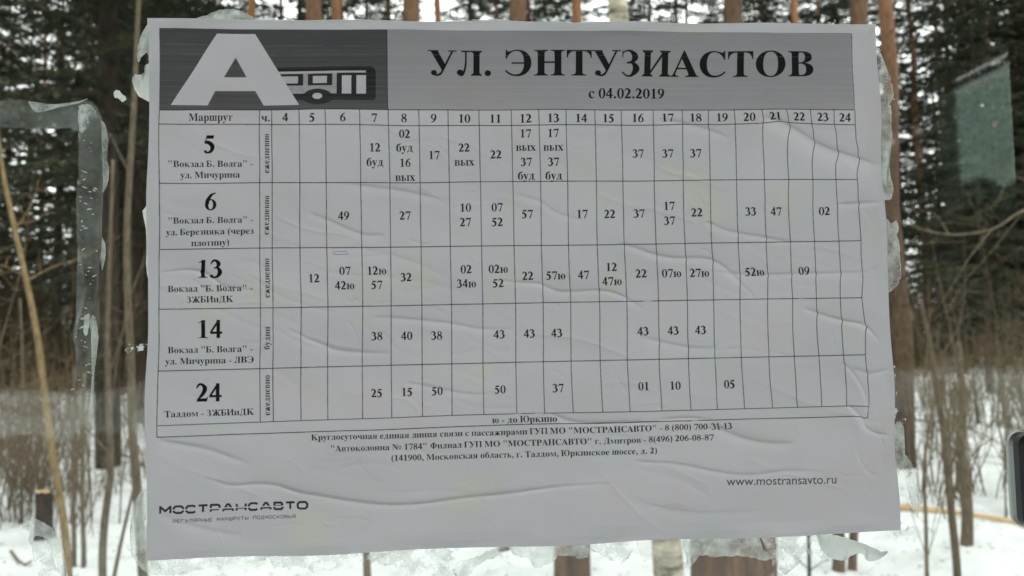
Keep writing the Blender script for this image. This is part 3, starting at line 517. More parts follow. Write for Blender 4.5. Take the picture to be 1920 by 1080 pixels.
# ---------------------------------------------------------------- trees
def wob(P0, P1, n, amp, r):
    P0, P1 = Vector(P0), Vector(P1); out = []
    for i in range(n+1):
        t = i/n; out.append(P0.lerp(P1, t)+Vector((r.uniform(-amp, amp), r.uniform(-amp, amp), 0))*(1 if 0 < i < n else 0))
    return out
def needles(V, Fc, p, d, L, w, r, droop=.25, n=5):
    """a spray of small blades along a twig from p towards d"""
    s = Vector((-d.y, d.x, 0)).normalized()
    for i in range(n):
        t = (i+r.random())/n; q = p+d*(L*t)-Vector((0, 0, droop*L*t*t))
        for sg in (-1, 1):
            l = L*.38*(1.15-t)*r.uniform(.6, 1.3); e = q+(s*sg*.9+d*.55)*l-Vector((0, 0, l*r.uniform(.1, .7))); m = (q+e)*.5+Vector((0, 0, r.uniform(-.3, .3)*w))
            wv = d*w*r.uniform(.5, 1.1)+Vector((0, 0, r.uniform(-.5, .5)*w)); k = len(V)
            V += [q-wv*.3, m-wv*.5, e, m+wv*.5]; Fc.append((k, k+1, k+2, k+3))
def spruce(seed, H, z0, spread, dens=1.):
    r = random.Random(seed); tr = [(wob((0, 0, -.2), (r.uniform(-.2, .2), r.uniform(-.2, .2), H), 8, .04, r), [max(.01, H*.0085*(1-i/8.3)) for i in range(9)])]
    V, Fc = [], []; br = []
    z = z0
    while z < H-.3:
        k = 1-(z-z0)/(H-z0); Lb = (.35+spread*(k**.8))*r.uniform(.75, 1.15)
        nbr = r.randint(4, 6); a0 = r.random()*6.28
        for j in range(nbr):
            if r.random() > .86*dens: continue
            a = a0+j*6.283/nbr+r.uniform(-.35, .35); d = Vector((math.cos(a), math.sin(a), 0)); L = Lb*r.uniform(.6, 1.15)
            p = Vector((0, 0, z)); pts = [p, p+d*L*.5+Vector((0, 0, .06*L-.1*L*k)), p+d*L+Vector((0, 0, -.28*L*k))]
            br.append((pts, [.022*L+.004, .014*L+.003, .004]))
            ns = max(3, int(L/.2))
            for q in range(ns):
                t = (q+.5)/ns
                if t < .12: continue
                c = pts[0].lerp(pts[1], t*2) if t < .5 else pts[1].lerp(pts[2], t*2-1)
                for sg in (-1, 1):
                    if r.random() > .9: continue
                    dd = (d+Vector((-d.y, d.x, 0))*sg*r.uniform(.5, 1.3)).normalized(); needles(V, Fc, c, dd, (.28+.42*(1-t)*L*.5)*r.uniform(.65, 1.25), .125, r, .35, 4)
        z += r.uniform(.28, .5)
    z = 1.
    while z < z0:                                   # dead lower branches
        a = r.random()*6.28; d = Vector((math.cos(a), math.sin(a), r.uniform(-.25, .15))); L = r.uniform(.4, 1.7); p = Vector((0, 0, z))
        br.append(([p, p+d*L*.5, p+d*L-Vector((0, 0, .15*L))], [.014, .009, .003]))
        for k in range(2): q = p+d*L*r.uniform(.3, .9); e = Vector((r.uniform(-.4, .4), r.uniform(-.4, .4), -.2)); br.append(([q, q+e*.5, q+e], [.006, .004, .002]))
        z += .22
    return tubes(tr, 8), tubes(br, 3), (V, Fc)
def pine(seed, H, r0, zc):
    r = random.Random(seed); top = (r.uniform(-.5, .5), r.uniform(-.5, .5), H)
    P = wob((0, 0, -.2), top, 9, .07, r); tr = [(P, [r0*(1.12 if i == 0 else 1)*(1-.075*i) for i in range(10)])]
    V, Fc = [], []; br = []
    def on(z): t = z/H*9; i = min(8, int(t)); return P[i].lerp(P[i+1], t-i)
    z = 2.5
    while z < zc:
        a = r.random()*6.28; d = Vector((math.cos(a), math.sin(a), r.uniform(-.1, .25))); L = r.uniform(.2, 1.3); p = on(z)
        br.append(([p, p+d*L*.6, p+d*L], [.018, .011, .004])); z += r.uniform(.35, .9)
    while z < H:
        a = r.random()*6.28; L = (H-z+1.2)*.42*r.uniform(.6, 1.2); d = Vector((math.cos(a), math.sin(a), r.uniform(.1, .5))); p = on(z)
        pts = [p, p+d*L*.5, p+d*L+Vector((0, 0, .1*L))]; br.append((pts, [.045, .03, .01]))
        for q in range(int(5+L*5)):
            c = pts[0].lerp(pts[2], r.uniform(.35, 1.))+Vector((r.gauss(0, .22), r.gauss(0, .22), r.gauss(0, .14)))
            for s in range(5):
                b2 = r.random()*6.28; needles(V, Fc, c, Vector((math.cos(b2), math.sin(b2), r.uniform(.0, .5))), r.uniform(.25, .42), .05, r, .1, 3)
        z += r.uniform(.22, .42)
    return tubes(tr, 9), tubes(br, 4), (V, Fc)
def tree_parts(name, gen, bm, nm, label, cat):
    t, br, cr = gen; root = empty(name, (0, 0, 0), label, cat)
    a = link('trunk', mesh('trunk', *t, bm, True), root); c = link('branches', mesh('branches', *br, m_dark), root); c['kind'] = 'stuff'
    d = link('crown', mesh('crown', *cr, nm), root); return root
def copy_tree(o):
    c = o.copy(); COL.objects.link(c)
    for ch in o.children:
        k = ch.copy(); COL.objects.link(k); k.parent = c
    return c
USED = set()
def place(src, x, y, rz, s, label, group, lean=(0, 0)):
    o = src if src.name not in USED else copy_tree(src); USED.add(src.name)
    o.location = (x, y, hgt(x, y)); o.rotation_euler = (lean[0], lean[1], rz); o.scale = (s, s, s)
    o['label'] = label
    if group: o['group'] = group
    return o
SP = [tree_parts('spruce_tree', spruce(s, H, z0, sp), m_dark, m_need, 'spruce', 'spruce tree') for s, H, z0, sp in ((1, 19, 3.2, 2.6), (2, 22, 4.5, 2.9), (3, 15, 2.4, 2.2), (4, 12, 1.6, 1.9))]
PI_ = [tree_parts('pine_tree', pine(s, H, r0, zc), m_pinetall, m_pneed, 'pine', 'pine tree') for s, H, r0, zc in ((5, 21, .17, 12), (6, 23, .15, 13.5), (7, 20, .13, 11.5))]
rr = random.Random(5)
far_sp = 'dark spruce standing in the dense forest wall beyond the snow'; far_pi = 'tall straight pine trunk in the forest wall beyond the snow'
def X(u, y): return at(u, 628, y).x
# near and middle trees one can point to
def sole(src, u, y, s, label, lean=(0, 0), rz=None): return place(src, X(u, y), y, rr.random()*6 if rz is None else rz, s, label, None, lean)
sole(SP[1], 206, 9.7, .80, 'dark spruce left of the sheet, its black trunk meeting the snow behind the grey sapling')
sole(SP[0], 256, 15.6, .95, 'spruce with a dark brown trunk close behind the left edge of the sheet')
sole(PI_[0], 1683, 8., .62, 'pine with an olive brown trunk standing in snow beside the right edge of the sheet', (0, math.radians(-.8)))
for u, y, s in ((-420, 24, 1), (-150, 19, 1), (105, 27, .85), (330, 18, 1), (1850, 17, .85), (1985, 22, 1), (2260, 20, 1)):
    place(SP[rr.randrange(4)], X(u, y), y, rr.random()*6, s, 'spruce growing singly in front of the forest wall', 'spruces in front of the forest wall')
for u, y, s in ((575, 13, 1), (640, 17, 1), (780, 11, .95), (815, 20, 1), (975, 12, 1.05), (1100, 18, 1), (1388, 11.5, 1.1), (1622, 10.5, .9), (1530, 22, 1), (480, 21, 1), (1745, 26, 1), (-40, 30, 1), (75, 33, 1), (165, 29, 1.1), (1795, 34, 1), (1890, 28, 1)):
    place(PI_[rr.randrange(3)], X(u, y), y, rr.random()*6, s, 'tall bare pine trunk with orange upper bark rising behind the sheet', 'pines between the shelter and the forest wall')
YS = tree_parts('young_spruce', spruce(9, 6.5, .35, 1.7, 1.1), m_dark, m_need, 'young spruce', 'spruce tree'); YS2 = tree_parts('young_spruce', spruce(10, 9, .5, 2., 1.1), m_dark, m_need, 'young spruce', 'spruce tree')
for k in range(110):
    u = -800+k*32+rr.uniform(-24, 24); y = rr.uniform(37, 56)
    place(YS if k % 3 else YS2, X(u, y), y, rr.random()*6, rr.uniform(.7, 1.3), 'dark young spruce filling the gaps between the trunks of the forest wall', 'young spruces of the forest wall')
n = 0
for k in range(130):
    u = -900+k*29+rr.uniform(-24, 24); y = rr.uniform(34, 62)
    if (-10 < u < 180 or 1680 < u < 1790) and k % 3: continue
    place(SP[rr.choice((0, 0, 1, 1, 2, 3))], X(u, y), y, rr.random()*6, rr.uniform(.85, 1.2), far_sp, 'spruces of the forest wall')
for k in range(110):
    u = -1100+k*37+rr.uniform(-24, 24); y = rr.uniform(54, 84)
    if -20 < u < 190 or 1670 < u < 1800: continue
    place(SP[rr.choice((0, 1, 1))], X(u, y), y, rr.random()*6, rr.uniform(1.15, 1.5), far_sp, 'spruces of the forest wall')
for u, y, s in ((-260, 26, 1.1), (-190, 34, 1.2), (-90, 27, 1.1), (-50, 36, 1.2), (225, 24, 1.1), (262, 34, 1.2), (300, 24, 1.1), (420, 30, 1.1), (500, 34, 1.1), (560, 27, 1.), (690, 33, 1.1), (900, 31, 1.1), (1010, 34, 1.1), (1230, 30, 1.1), (1300, 34, 1.1), (1460, 31, 1.15), (1560, 34, 1.1), (1640, 30, 1.1), (1800, 24, 1.), (1830, 31, 1.2), (1875, 23, 1.1), (1930, 29, 1.2), (1990, 32, 1.2), (2080, 25, 1.1)):
    place(SP[rr.choice((0, 1, 3))], X(u, y), y, rr.random()*6, s, far_sp, 'spruces of the forest wall')
for k in range(74):
    u = -800+k*48+rr.uniform(-24, 24); y = rr.uniform(32, 60)
    place(PI_[rr.randrange(3)], X(u, y), y, rr.random()*6, rr.uniform(.85, 1.15), far_pi, 'pines of the forest wall')
# woods on the other side of the road, seen only as faint reflections in the pane: one mass
V, Fc = [], []
for k in range(230):
    x = -56+(k % 76)*1.6+rr.uniform(-.5, .5); y = rr.uniform(-19, -23)-(k//76)*5; q = (x-.12)/(-y+.32); H = rr.uniform(15, 22)
    if .565 < q < .87 or -.76 < q < -.63: H = 1.5+.15*math.hypot(x, y)*rr.uniform(.92, 1.1)  # trees kept low in these wedges so open sky brightens the mint sheets
    n = len(V); V += [(x-.15, y, 0), (x+.15, y, 0), (x, y+.15, 0), (x, y, H)]; Fc += [(n, n+1, n+3), (n+1, n+2, n+3), (n+2, n, n+3)]
    for t in range(int(H*22)):
        z = .1+(H-.3)*rr.random()**.95; r_ = (.3+2.3*(1-z/H)**.8*min(1, H/10+.3)); a = rr.random()*6.28; d = r_*rr.uniform(.3, 1.1); cx, cy = x+d*math.cos(a), y+d*math.sin(a); l = rr.uniform(.3, .6); n = len(V)
        V += [(cx-l*math.sin(a), cy+l*math.cos(a), z+.1), (cx, cy, z+.25), (cx+l*math.sin(a), cy-l*math.cos(a), z), (cx+l*.7*math.cos(a), cy+l*.7*math.sin(a), z-.45)]; Fc.append((n, n+1, n+2, n+3))
tag(link('forest_across_road', mesh('forest_across_road', V, Fc, m_need)), kind='stuff')

# ---------------------------------------------------------------- bare shrubs and saplings
def shrub(seed, H, n, sp, r0, sub=4):
    r = random.Random(seed); ls = []
    for i in range(n):
        a = r.random()*6.28; d = Vector((math.cos(a), math.sin(a), 0)); h = H*r.uniform(.45, 1.1); b0 = Vector((r.gauss(0, sp*.25), r.gauss(0, sp*.25), -.1))
        P = [b0+d*sp*h/H*(t**1.5)*r.uniform(.7, 1.2)+Vector((r.gauss(0, .03), r.gauss(0, .03), h*t)) for t in (0, .25, .5, .75, 1.)]
        rd = r0*r.uniform(.5, 1.2); ls.append((P, [rd, rd*.8, rd*.6, rd*.4, rd*.15]))
        for j in range(r.randint(2, sub+2)):
            t = r.uniform(.25, .95)*4; k = min(3, int(t)); q = P[k].lerp(P[k+1], t-k); a2 = r.random()*6.28; L = h*r.uniform(.12, .38)
            e = Vector((math.cos(a2)*r.uniform(.6, 1.1), math.sin(a2)*r.uniform(.6, 1.1), r.uniform(-.15, .8)))*L*1.15; m = q+e*.5+Vector((r.gauss(0, .03), r.gauss(0, .03), 0))
            ls.append(([q, m, q+e], [rd*.35, rd*.25, rd*.1]))
            if r.random() < .6: e2 = Vector((r.uniform(-1, 1), r.uniform(-1, 1), r.uniform(0, 1)))*L*.4; ls.append(([m, m+e2*.5, m+e2], [rd*.2, rd*.15, rd*.08]))
    return tubes(ls, 3)
SH = [mesh('thicket', *shrub(20+i, 4.2, 32, 1.9, .015, 9), m_thick) for i in range(4)]
SM = [mesh('bush', *shrub(40+i, 1.7, 11, .6, .0095, 4), m_twig) for i in range(4)]
ST = [mesh('slender_sapling', *shrub(60+i, 3.6, 2, .5, .014, 8), m_twig) for i in range(4)]
def put_mesh(me, name, x, y, s, label, cat, group, rz=None):
    o = link(name, me, None, (x, y, hgt(x, y))); o.rotation_euler = (0, 0, rr.random()*6 if rz is None else rz); o.scale = (s, s, s); return tag(o, label, cat, group)
for k in range(170):
    u = -600+k*19+rr.uniform(-14, 14); y = rr.uniform(27, 42)
    put_mesh(SH[k % 4], 'bare_shrub', X(u, y), y, rr.uniform(.8, 1.7), 'leafless brown shrub in the thicket at the foot of the forest wall', 'shrub', 'leafless shrubs of the thicket')
for k in range(52):
    u = rr.choice((rr.uniform(-300, 270), rr.uniform(1680, 2200), rr.uniform(300, 1660))); y = rr.uniform(23, 33)
    put_mesh(SH[k % 4], 'bare_shrub', X(u, y), y, rr.uniform(.55, .95), 'loose leafless shrub rising from open snow before the thicket', 'shrub', 'leafless shrubs on the open snow')
for k in range(115):
    u = rr.choice((rr.uniform(-100, 285), rr.uniform(1690, 2000), rr.uniform(1690, 2000), rr.uniform(300, 1660), rr.uniform(-40, 120))); y = rr.uniform(6, 17)
    put_mesh(SM[k % 4], 'small_bush', X(u, y), y, rr.uniform(.5, 1.), 'low bush of thin leafless twigs sticking out of the snow', 'bush', 'low leafless bushes in the snow')
for k in range(46):
    u = rr.choice((rr.uniform(-100, 280), rr.uniform(1700, 2000))); y = rr.uniform(5.5, 18)
    put_mesh(ST[k % 4], 'slender_sapling', X(u, y), y, rr.uniform(.6, 1.1), 'thin leafless sapling leaning on the snow among the bushes', 'sapling', 'thin leafless saplings')
SN = [mesh('slender_sapling', *shrub(80+i, 3.2, 2, .45, .021, 9), m_sapg) for i in range(4)]
for k in range(40):
    u = rr.choice((rr.uniform(0, 275), rr.uniform(1700, 1890))); y = rr.uniform(5., 11)
    put_mesh(SN[k % 4], 'slender_sapling', X(u, y), y, rr.uniform(.3, .6), 'short dark sapling with fine side twigs standing in the near snow', 'sapling', 'short dark saplings in the near snow')
def sapling(pts, y, w, m, label, twigs=(), cat='sapling', name='young_tree', sides=9, yend=None):
    """stem given by sight points (u, v, relative width); y distance beyond the pane, w thickness in metres"""
    P = [at(u, v, y) for u, v, k in pts]; Rr = [w*k/2 for u, v, k in pts]
    S = catmull([(p.x, p.y, p.z) for p in P], 5); RR = np.interp(np.linspace(0, len(P)-1, len(S)), range(len(P)), Rr)
    base = Vector(S[-1]); base.z = hgt(base.x, base.y)-.05
    if S[-1][2] > base.z: S.append(np.array(base)); RR = list(RR)+[RR[-1]]
    root = empty(name, (base.x, base.y, base.z), label, cat)
    V, Fc = tubes([([Vector(s)-base for s in S], list(RR))], sides); link('trunk', mesh('trunk', V, Fc, m, True), root)
    for tw in twigs:
        Q = [at(u, v, y+dy)-base for u, v, dy in tw[0]]; Q = [Vector(q) for q in catmull([tuple(q) for q in Q], 4)]; n = len(Q); r = rnd
        ls = [(Q, [max(.0008, tw[1]*(1-.8*i/n)) for i in range(n)])]
        for i in range(2, n, 2):
            e = Vector((r.uniform(-1, 1), r.uniform(-.6, .6), r.uniform(-.3, 1)))*r.uniform(.04, .16)*y*.35; ls.append(([Q[i], Q[i]+e*.6+Vector((0, 0, .01)), Q[i]+e], [tw[1]*.4, tw[1]*.28, .0006]))
        link('branch', mesh('branch', *tubes(ls, 4), m), root)
    return root
sapling([(-20, 120, .45), (2, 300, .6), (20, 395, .75), (48, 520, .85), (68, 620, .95), (84, 740, 1.05), (98, 850, 1.1), (118, 970, 1.15), (128, 1075, 1.25), (130, 1200, 1.3)], 3.9, .032, m_sap, 'tan young tree curving along the left edge, the boldest stem there',
        [([(52, 525, 0), (100, 500, .1), (160, 480, .2), (215, 440, .3)], .004), ([(48, 518, 0), (10, 500, -.1), (-30, 492, -.2)], .005), ([(30, 430, 0), (60, 380, .1), (75, 330, .1)], .003), ([(25, 420, 0), (60, 415, .1), (95, 395, .2)], .003)])
sapling([(212, 300, .45), (206, 480, .55), (202, 600, .7), (203, 720, .85), (206, 830, .95), (207, 890, 1.), (196, 980, 1.1), (192, 1060, 1.15), (196, 1200, 1.2)], 3.7, .032, m_sapg, 'grey brown young tree with a kinked trunk left of the sheet',
        [([(205, 850, 0), (150, 790, .3), (95, 740, .5), (60, 700, .7)], .0035), ([(204, 700, 0), (225, 640, .2), (240, 560, .3)], .003)])
sapling([(262, -40, .55), (256, 90, .6), (250, 220, .7), (243, 330, .8), (238, 450, .85), (240, 570, .9), (246, 690, 1.), (248, 800, 1.1), (255, 890, 1.2), (262, 990, 1.2), (268, 1080, 1.3), (270, 1180, 1.3)], 4.1, .04, m_sapg, 'straight olive brown young tree rising the full height beside the left edge of the sheet',
        [([(244, 330, 0), (215, 270, .1), (180, 210, .2)], .004), ([(241, 560, 0), (262, 510, .1), (285, 440, .2)], .004)])
sapling([(262, 870, .6), (240, 960, .8), (222, 1040, 1), (205, 1130, 1.1)], 3.2, .016, m_sapg, 'thin dark stem leaning right below the kinked grey young tree')
sapling([(139, 690, .6), (140, 800, .8), (137, 900, .95), (139, 1024, 1.1)], 5.4, .03, m_sapg, 'thin upright dark stem in the snow right of the curving tan tree', [([(140, 800, 0), (120, 760, .2), (105, 700, .3)], .003)])
sapling([(158, 700, .6), (155, 830, .8), (154, 930, .95), (157, 1032, 1.1)], 5.3, .03, m_sapg, 'darker twin of the thin stems standing side by side in the left snow')
sapling([(38, 560, .5), (42, 680, .7), (40, 800, .8), (41, 945, 1.)], 6.9, .03, m_sapg, 'pale thin stem near the left edge, behind the stump', [([(41, 830, 0), (20, 770, .2), (5, 700, .3)], .004), ([(41, 860, 0), (60, 800, .2), (75, 760, .3)], .004)])
sapling([(1725, 560, .5), (1745, 650, .65), (1758, 740, .8), (1768, 800, .9), (1776, 880, 1.), (1784, 960, 1.05), (1794, 1060, 1.1), (1800, 1180, 1.15)], 3.8, .037, m_sapg, 'dark young tree bowed to the right, left one of the pair right of the sheet',
        [([(1778, 880, 0), (1800, 790, .2), (1830, 700, .3), (1850, 640, .3)], .004), ([(1770, 900, 0), (1755, 960, -.1), (1742, 1040, -.1)], .004), ([(1745, 660, 0), (1720, 620, .1), (1700, 560, .2)], .003)])
sapling([(1798, 640, .35), (1802, 700, .5), (1806, 770, .8), (1801, 830, .9), (1810, 900, 1.), (1814, 980, 1.1), (1811, 1062, 1.3)], 4.9, .068, m_sapg, 'stout crooked young tree standing in the snow at the right, thickest of the pair',
        [([(1806, 775, 0), (1835, 735, .2), (1870, 690, .3), (1905, 640, .3)], .006), ([(1804, 790, 0), (1780, 720, .1), (1768, 660, .2)], .005), ([(1812, 880, 0), (1850, 800, .1), (1890, 760, .2)], .004)])
sapling([(1752, 740, .5), (1742, 800, .7), (1733, 880, .9), (1736, 980, 1.), (1738, 1075, 1.1), (1740, 1160, 1.1)], 3.9, .02, m_twig, 'thin brown stem forking low, nearest to the right side of the sheet',
        [([(1737, 1050, 0), (1765, 960, .1), (1775, 900, .1)], .003), ([(1736, 1040, 0), (1715, 980, .1), (1700, 930, .1)], .003)])
sapling([(1712, 740, .6), (1712, 800, .8), (1714, 880, 1.)], 9., .05, m_dark, 'short dark stem between the brown pine trunk and the bowed young tree', [([(1713, 860, 0), (1735, 810, .2), (1750, 760, .3)], .006)])
sapling([(1826, 700, .5), (1830, 760, .8), (1838, 822, 1.)], 11., .06, m_dark, 'small dark stem leaning left in the far snow at the right', [([(1832, 790, 0), (1850, 750, .2), (1862, 715, .3)], .008)])
# branches crossing the right side, high up
sapling([(1560, 250, .4), (1640, 380, .5), (1700, 420, .6), (1780, 440, .7), (1860, 430, .8), (1920, 395, .9), (2000, 380, 1.), (2060, 600, 1.3), (2080, 1250, 1.6)], 3.4, .015, m_sapg, 'grey tree outside the right edge sending crossing branches into the frame',
        [([(1920, 395, 0), (1860, 470, .1), (1800, 540, .2), (1760, 620, .3), (1720, 640, .3)], .004), ([(1860, 430, 0), (1820, 480, -.1), (1770, 560, -.1), (1740, 600, 0)], .0035), ([(1990, 385, 0), (1900, 330, .1), (1870, 380, .1), (1830, 400, .1)], .004), ([(1780, 440, 0), (1750, 400, .1), (1700, 395, .1)], .004)])
# trunks ending in the strip of snow under the sheet
def stump(u, vt, vb, y, w, m, label, cat='stump', name='tree_stump', cut=True):
    top, bot = at(u, vt, y), at(u, vb, y); base = Vector((bot.x, y, hgt(bot.x, y)-.05)); r = random.Random(int(u)); n = 14; lv = 7; V, Fc = [], []
    for i in range(lv+1):
        t = i/lv; c = Vector((base.x, y, base.z)).lerp(Vector((top.x, y, top.z)), t)-base
        for k in range(n):
            a = 2*PI*k/n; q = w/2*(1+.35*(1-t)**4+.05*math.sin(3*a+u)+r.uniform(-.035, .035)); z = r.uniform(-.02, .035)*w*3 if i == lv else 0
            V.append(c+Vector((math.cos(a)*q, math.sin(a)*q, z)))
    for i in range(lv):
        for k in range(n): Fc.append((i*n+k, i*n+(k+1) % n, (i+1)*n+(k+1) % n, (i+1)*n+k))
    root = empty(name, base, label, cat); link('trunk', mesh('trunk', V, Fc, m, True), root)
    link('cut_face', mesh('cut_face', [v for v in V[lv*n:]]+[sum((v for v in V[lv*n:]), Vector())/n], [(k, (k+1) % n, n) for k in range(n)], m_wood), root)
stump(82, 922, 985, 6.2, .12, m_dark, 'short grey brown stump standing in the snow at the lower left')
stump(1366, 700, 1150, 2.6, .30, m_pine, 'broad brown stump below the sheet, the thickest trunk under its lower edge')
stump(1073, 760, 1130, 3.6, .165, m_pine, 'medium brown stump under the middle of the lower edge of the sheet')
stump(945, 1000, 1085, 4.9, .075, m_pine, 'small brown stump tip left of the medium stump under the sheet')
stump(857, 1000, 1040, 5.6, .12, m_dark, 'low dark stump peeping just under the sheet, leftmost of the row')
sapling([(1148, -60, .7), (1158, 10, .72), (1180, 300, .8), (1210, 620, .9), (1240, 900, 1.), (1254, 1080, 1.1), (1262, 1200, 1.2)], 3.3, .125, m_birch, 'leaning birch with cream bark, seen above and below the sheet', (), 'birch tree', 'birch_tree', 14)
sapling([(1535, 300, .6), (1548, 700, .8), (1572, 1000, 1.), (1571, 1090, 1.1)], 4.6, .075, m_pine, 'left one of two brown stems close together under the right end of the sheet', (), 'tree', 'young_tree')
sapling([(1640, 300, .6), (1618, 800, .85), (1601, 1000, 1.), (1598, 1090, 1.1)], 4.7, .055, m_pine, 'right one of two brown stems close together under the right end of the sheet', (), 'tree', 'young_tree')
sapling([(1500, 700, .5), (1512, 900, .8), (1517, 1040, 1.), (1517, 1110, 1.1)], 4.2, .022, m_dark, 'dark forked sapling under the sheet beside the two brown stems', [([(1516, 1072, 0), (1540, 1055, .05), (1562, 1048, .05)], .004), ([(1516, 1068, 0), (1495, 1048, .05), (1470, 1030, .05)], .004)])
sapling([(690, 800, .5), (684, 950, .8), (688, 1060, 1.), (690, 1110, 1.1)], 4.4, .045, m_sapg, 'grey stem under the left half of the lower edge of the sheet', [([(687, 1060, 0), (720, 1040, .05), (760, 1030, .05)], .004)])
# fallen pole lying on the snow
a, b_ = foot(1640, 944), foot(1990, 992); P = [a.lerp(b_, t)+Vector((0, 0, hgt(a.lerp(b_, t).x, a.lerp(b_, t).y)+.012+.01*math.sin(t*9))) for t in [i/9 for i in range(10)]]
lg = empty('fallen_log', P[0], 'barkless ochre pole lying across the snow at the right', 'log'); link('log_shaft', mesh('log_shaft', *tubes([([p-P[0] for p in P], [.036-.012*i/9 for i in range(10)])], 10), m_wood, True), lg)
for k, (u, v, u2, v2, w) in enumerate(((1720, 800, 1880, 840, .012), (215, 865, 290, 885, .014), (20, 1040, 60, 1050, .012), (1760, 775, 1930, 850, .010))):
    a, b_ = foot(u, v), foot(u2, v2); P = [a.lerp(b_, t)+Vector((0, 0, hgt(*a.lerp(b_, t).xy)+.03+.03*math.sin(t*5+k))) for t in (0, .33, .66, 1)]
    tag(link('fallen_branch', mesh('fallen_branch', *tubes([([p-P[0] for p in P], [w, w, w*.8, w*.5])], 6), m_twig), None, P[0]), ['thin fallen branch on far snow behind the bowed young tree', 'dark fallen branch low on the snow beside the sheet', 'short twig on the snow at the lower left corner', 'long thin fallen branch lying behind the two right young trees'][k], 'branch')
V, Fc = [], []
for k in range(6000):                               # needles and bark crumbs on the snow
    y = 2.5+15*rr.random()**1.5; x = X(rr.uniform(-300, 2200), y); s = rr.uniform(.006, .024); a = rr.random()*6.28; z = hgt(x, y)+.012; n = len(V)
    dx, dy = math.cos(a)*s, math.sin(a)*s; V += [(x-dx, y-dy, z), (x+dy*.3, y-dx*.3, z+.004), (x+dx, y+dy, z), (x-dy*.3, y+dx*.3, z+.006)]; Fc.append((n, n+1, n+2, n+3))
tag(link('forest_litter', mesh('forest_litter', V, Fc, m_dark)), kind='stuff')

# ---------------------------------------------------------------- bus shelter: pane, post, clamp, side wall, roof
m_glass = bpy.data.materials.new('shelter_glass'); m_glass.use_nodes = True; g = m_glass.node_tree; g.nodes.remove(g.nodes['Principled BSDF'])
def thin_glass(m, tint, veil, refl_ior, dirt=1.):
    g = m.node_tree; L = g.links; out = g.nodes['Material Output']
    tr = N(m, 'ShaderNodeBsdfTransparent'); tr.inputs[0].default_value = (*tint, 1); df = N(m, 'ShaderNodeBsdfDiffuse'); df.inputs[0].default_value = (.62, .66, .64, 1)
    gl = N(m, 'ShaderNodeBsdfGlossy'); gl.inputs['Roughness'].default_value = .03; gl.inputs[0].default_value = (.95, 1, .98, 1); fr = N(m, 'ShaderNodeFresnel'); fr.inputs[0].default_value = refl_ior
    a = N(m, 'ShaderNodeMixShader'); b = N(m, 'ShaderNodeMixShader')
    nz = noise(m, 26, 10, .72, (1, 1, .35)); mr = N(m, 'ShaderNodeMapRange'); mr.inputs['From Min'].default_value = .35; mr.inputs['From Max'].default_value = .75; mr.inputs['To Min'].default_value = veil*.5; mr.inputs['To Max'].default_value = veil*1.8*dirt
    L.new(nz.outputs[0], mr.inputs['Value']); L.new(mr.outputs[0], a.inputs[0]); L.new(tr.outputs[0], a.inputs[1]); L.new(df.outputs[0], a.inputs[2])
    L.new(fr.outputs[0], b.inputs[0]); L.new(a.outputs[0], b.inputs[1]); L.new(gl.outputs[0], b.inputs[2]); L.new(b.outputs[0], out.inputs[0])
thin_glass(m_glass, (.88, .92, .885), .006, 1.55)
m_black, b, L = mat('black_rubber', (.012, .012, .013), .45, .4)
m_metal, b, L = mat('brushed_metal', (.36, .37, .36), .38, .5); b.inputs['Metallic'].default_value = .8
_n = noise(m_metal, 30, 4, .6, (1, 1, 14)); bump(m_metal, b, _n.outputs[0], .0004)
m_paint, b, L = mat('shelter_paint', (.06, .07, .075), .5, .4)
_n = noise(m_paint, 9, 6); _r = ramp(m_paint, _n.outputs[0], [(.4, (.045, .052, .055)), (.72, (.10, .105, .10))]); L.new(_r.outputs[0], b.inputs['Base Color'])
m_roof, b, L = mat('roof_sheet', (.07, .065, .06), .8)
_n = noise(m_roof, 4, 6); _r = ramp(m_roof, _n.outputs[0], [(.4, (.05, .046, .042)), (.72, (.09, .085, .08))]); L.new(_r.outputs[0], b.inputs['Base Color'])
sh = empty('bus_shelter', (0, 0, 0), 'glass walled bus stop shelter whose dirty rear pane carries the timetable', 'bus shelter')
xr = on_glass(1950, 900).x
pane = link('glass_pane', mesh('glass_pane', [(-1.31, .004, .25), (xr, .004, .25), (xr, .004, 2.15), (-1.31, .004, 2.15)], [(0, 1, 2, 3)], m_glass), sh)
pane2 = link('glass_pane', mesh('glass_pane', [(xr+.03, .004, .25), (1.72, .004, .25), (1.72, .004, 2.15), (xr+.03, .004, 2.15)], [(0, 1, 2, 3)], m_glass), sh)
for x in (-1.36, 1.78): link('post', mesh('post', *box(x-.04, -.03, 0, x+.04, .05, 2.4), m_paint), sh)
link('rail', mesh('rail', *box(-1.315, -.02, .17, 1.74, .03, .235), m_paint), sh); link('rail', mesh('rail', *box(-1.315, -.02, 2.165, 1.74, .03, 2.23), m_paint), sh)
# roof with ribs
ROOFY = -2.35
link('roof', mesh('roof', *joined(box(-1.42, ROOFY, 2.42, 1.82, .35, 2.46), *[box(-1.38+.5*k, ROOFY+.02, 2.36, -1.34+.5*k, .3, 2.418) for k in range(7)]), m_roof), sh)
link('fascia', mesh('fascia', *box(-1.44, ROOFY-.03, 2.21, 1.83, ROOFY-.003, 2.50), m_roof), sh)
for x in (-1.36, 1.78): link('post', mesh('post', *box(x-.04, ROOFY+.05, 0, x+.04, ROOFY+.13, 2.4), m_paint), sh)
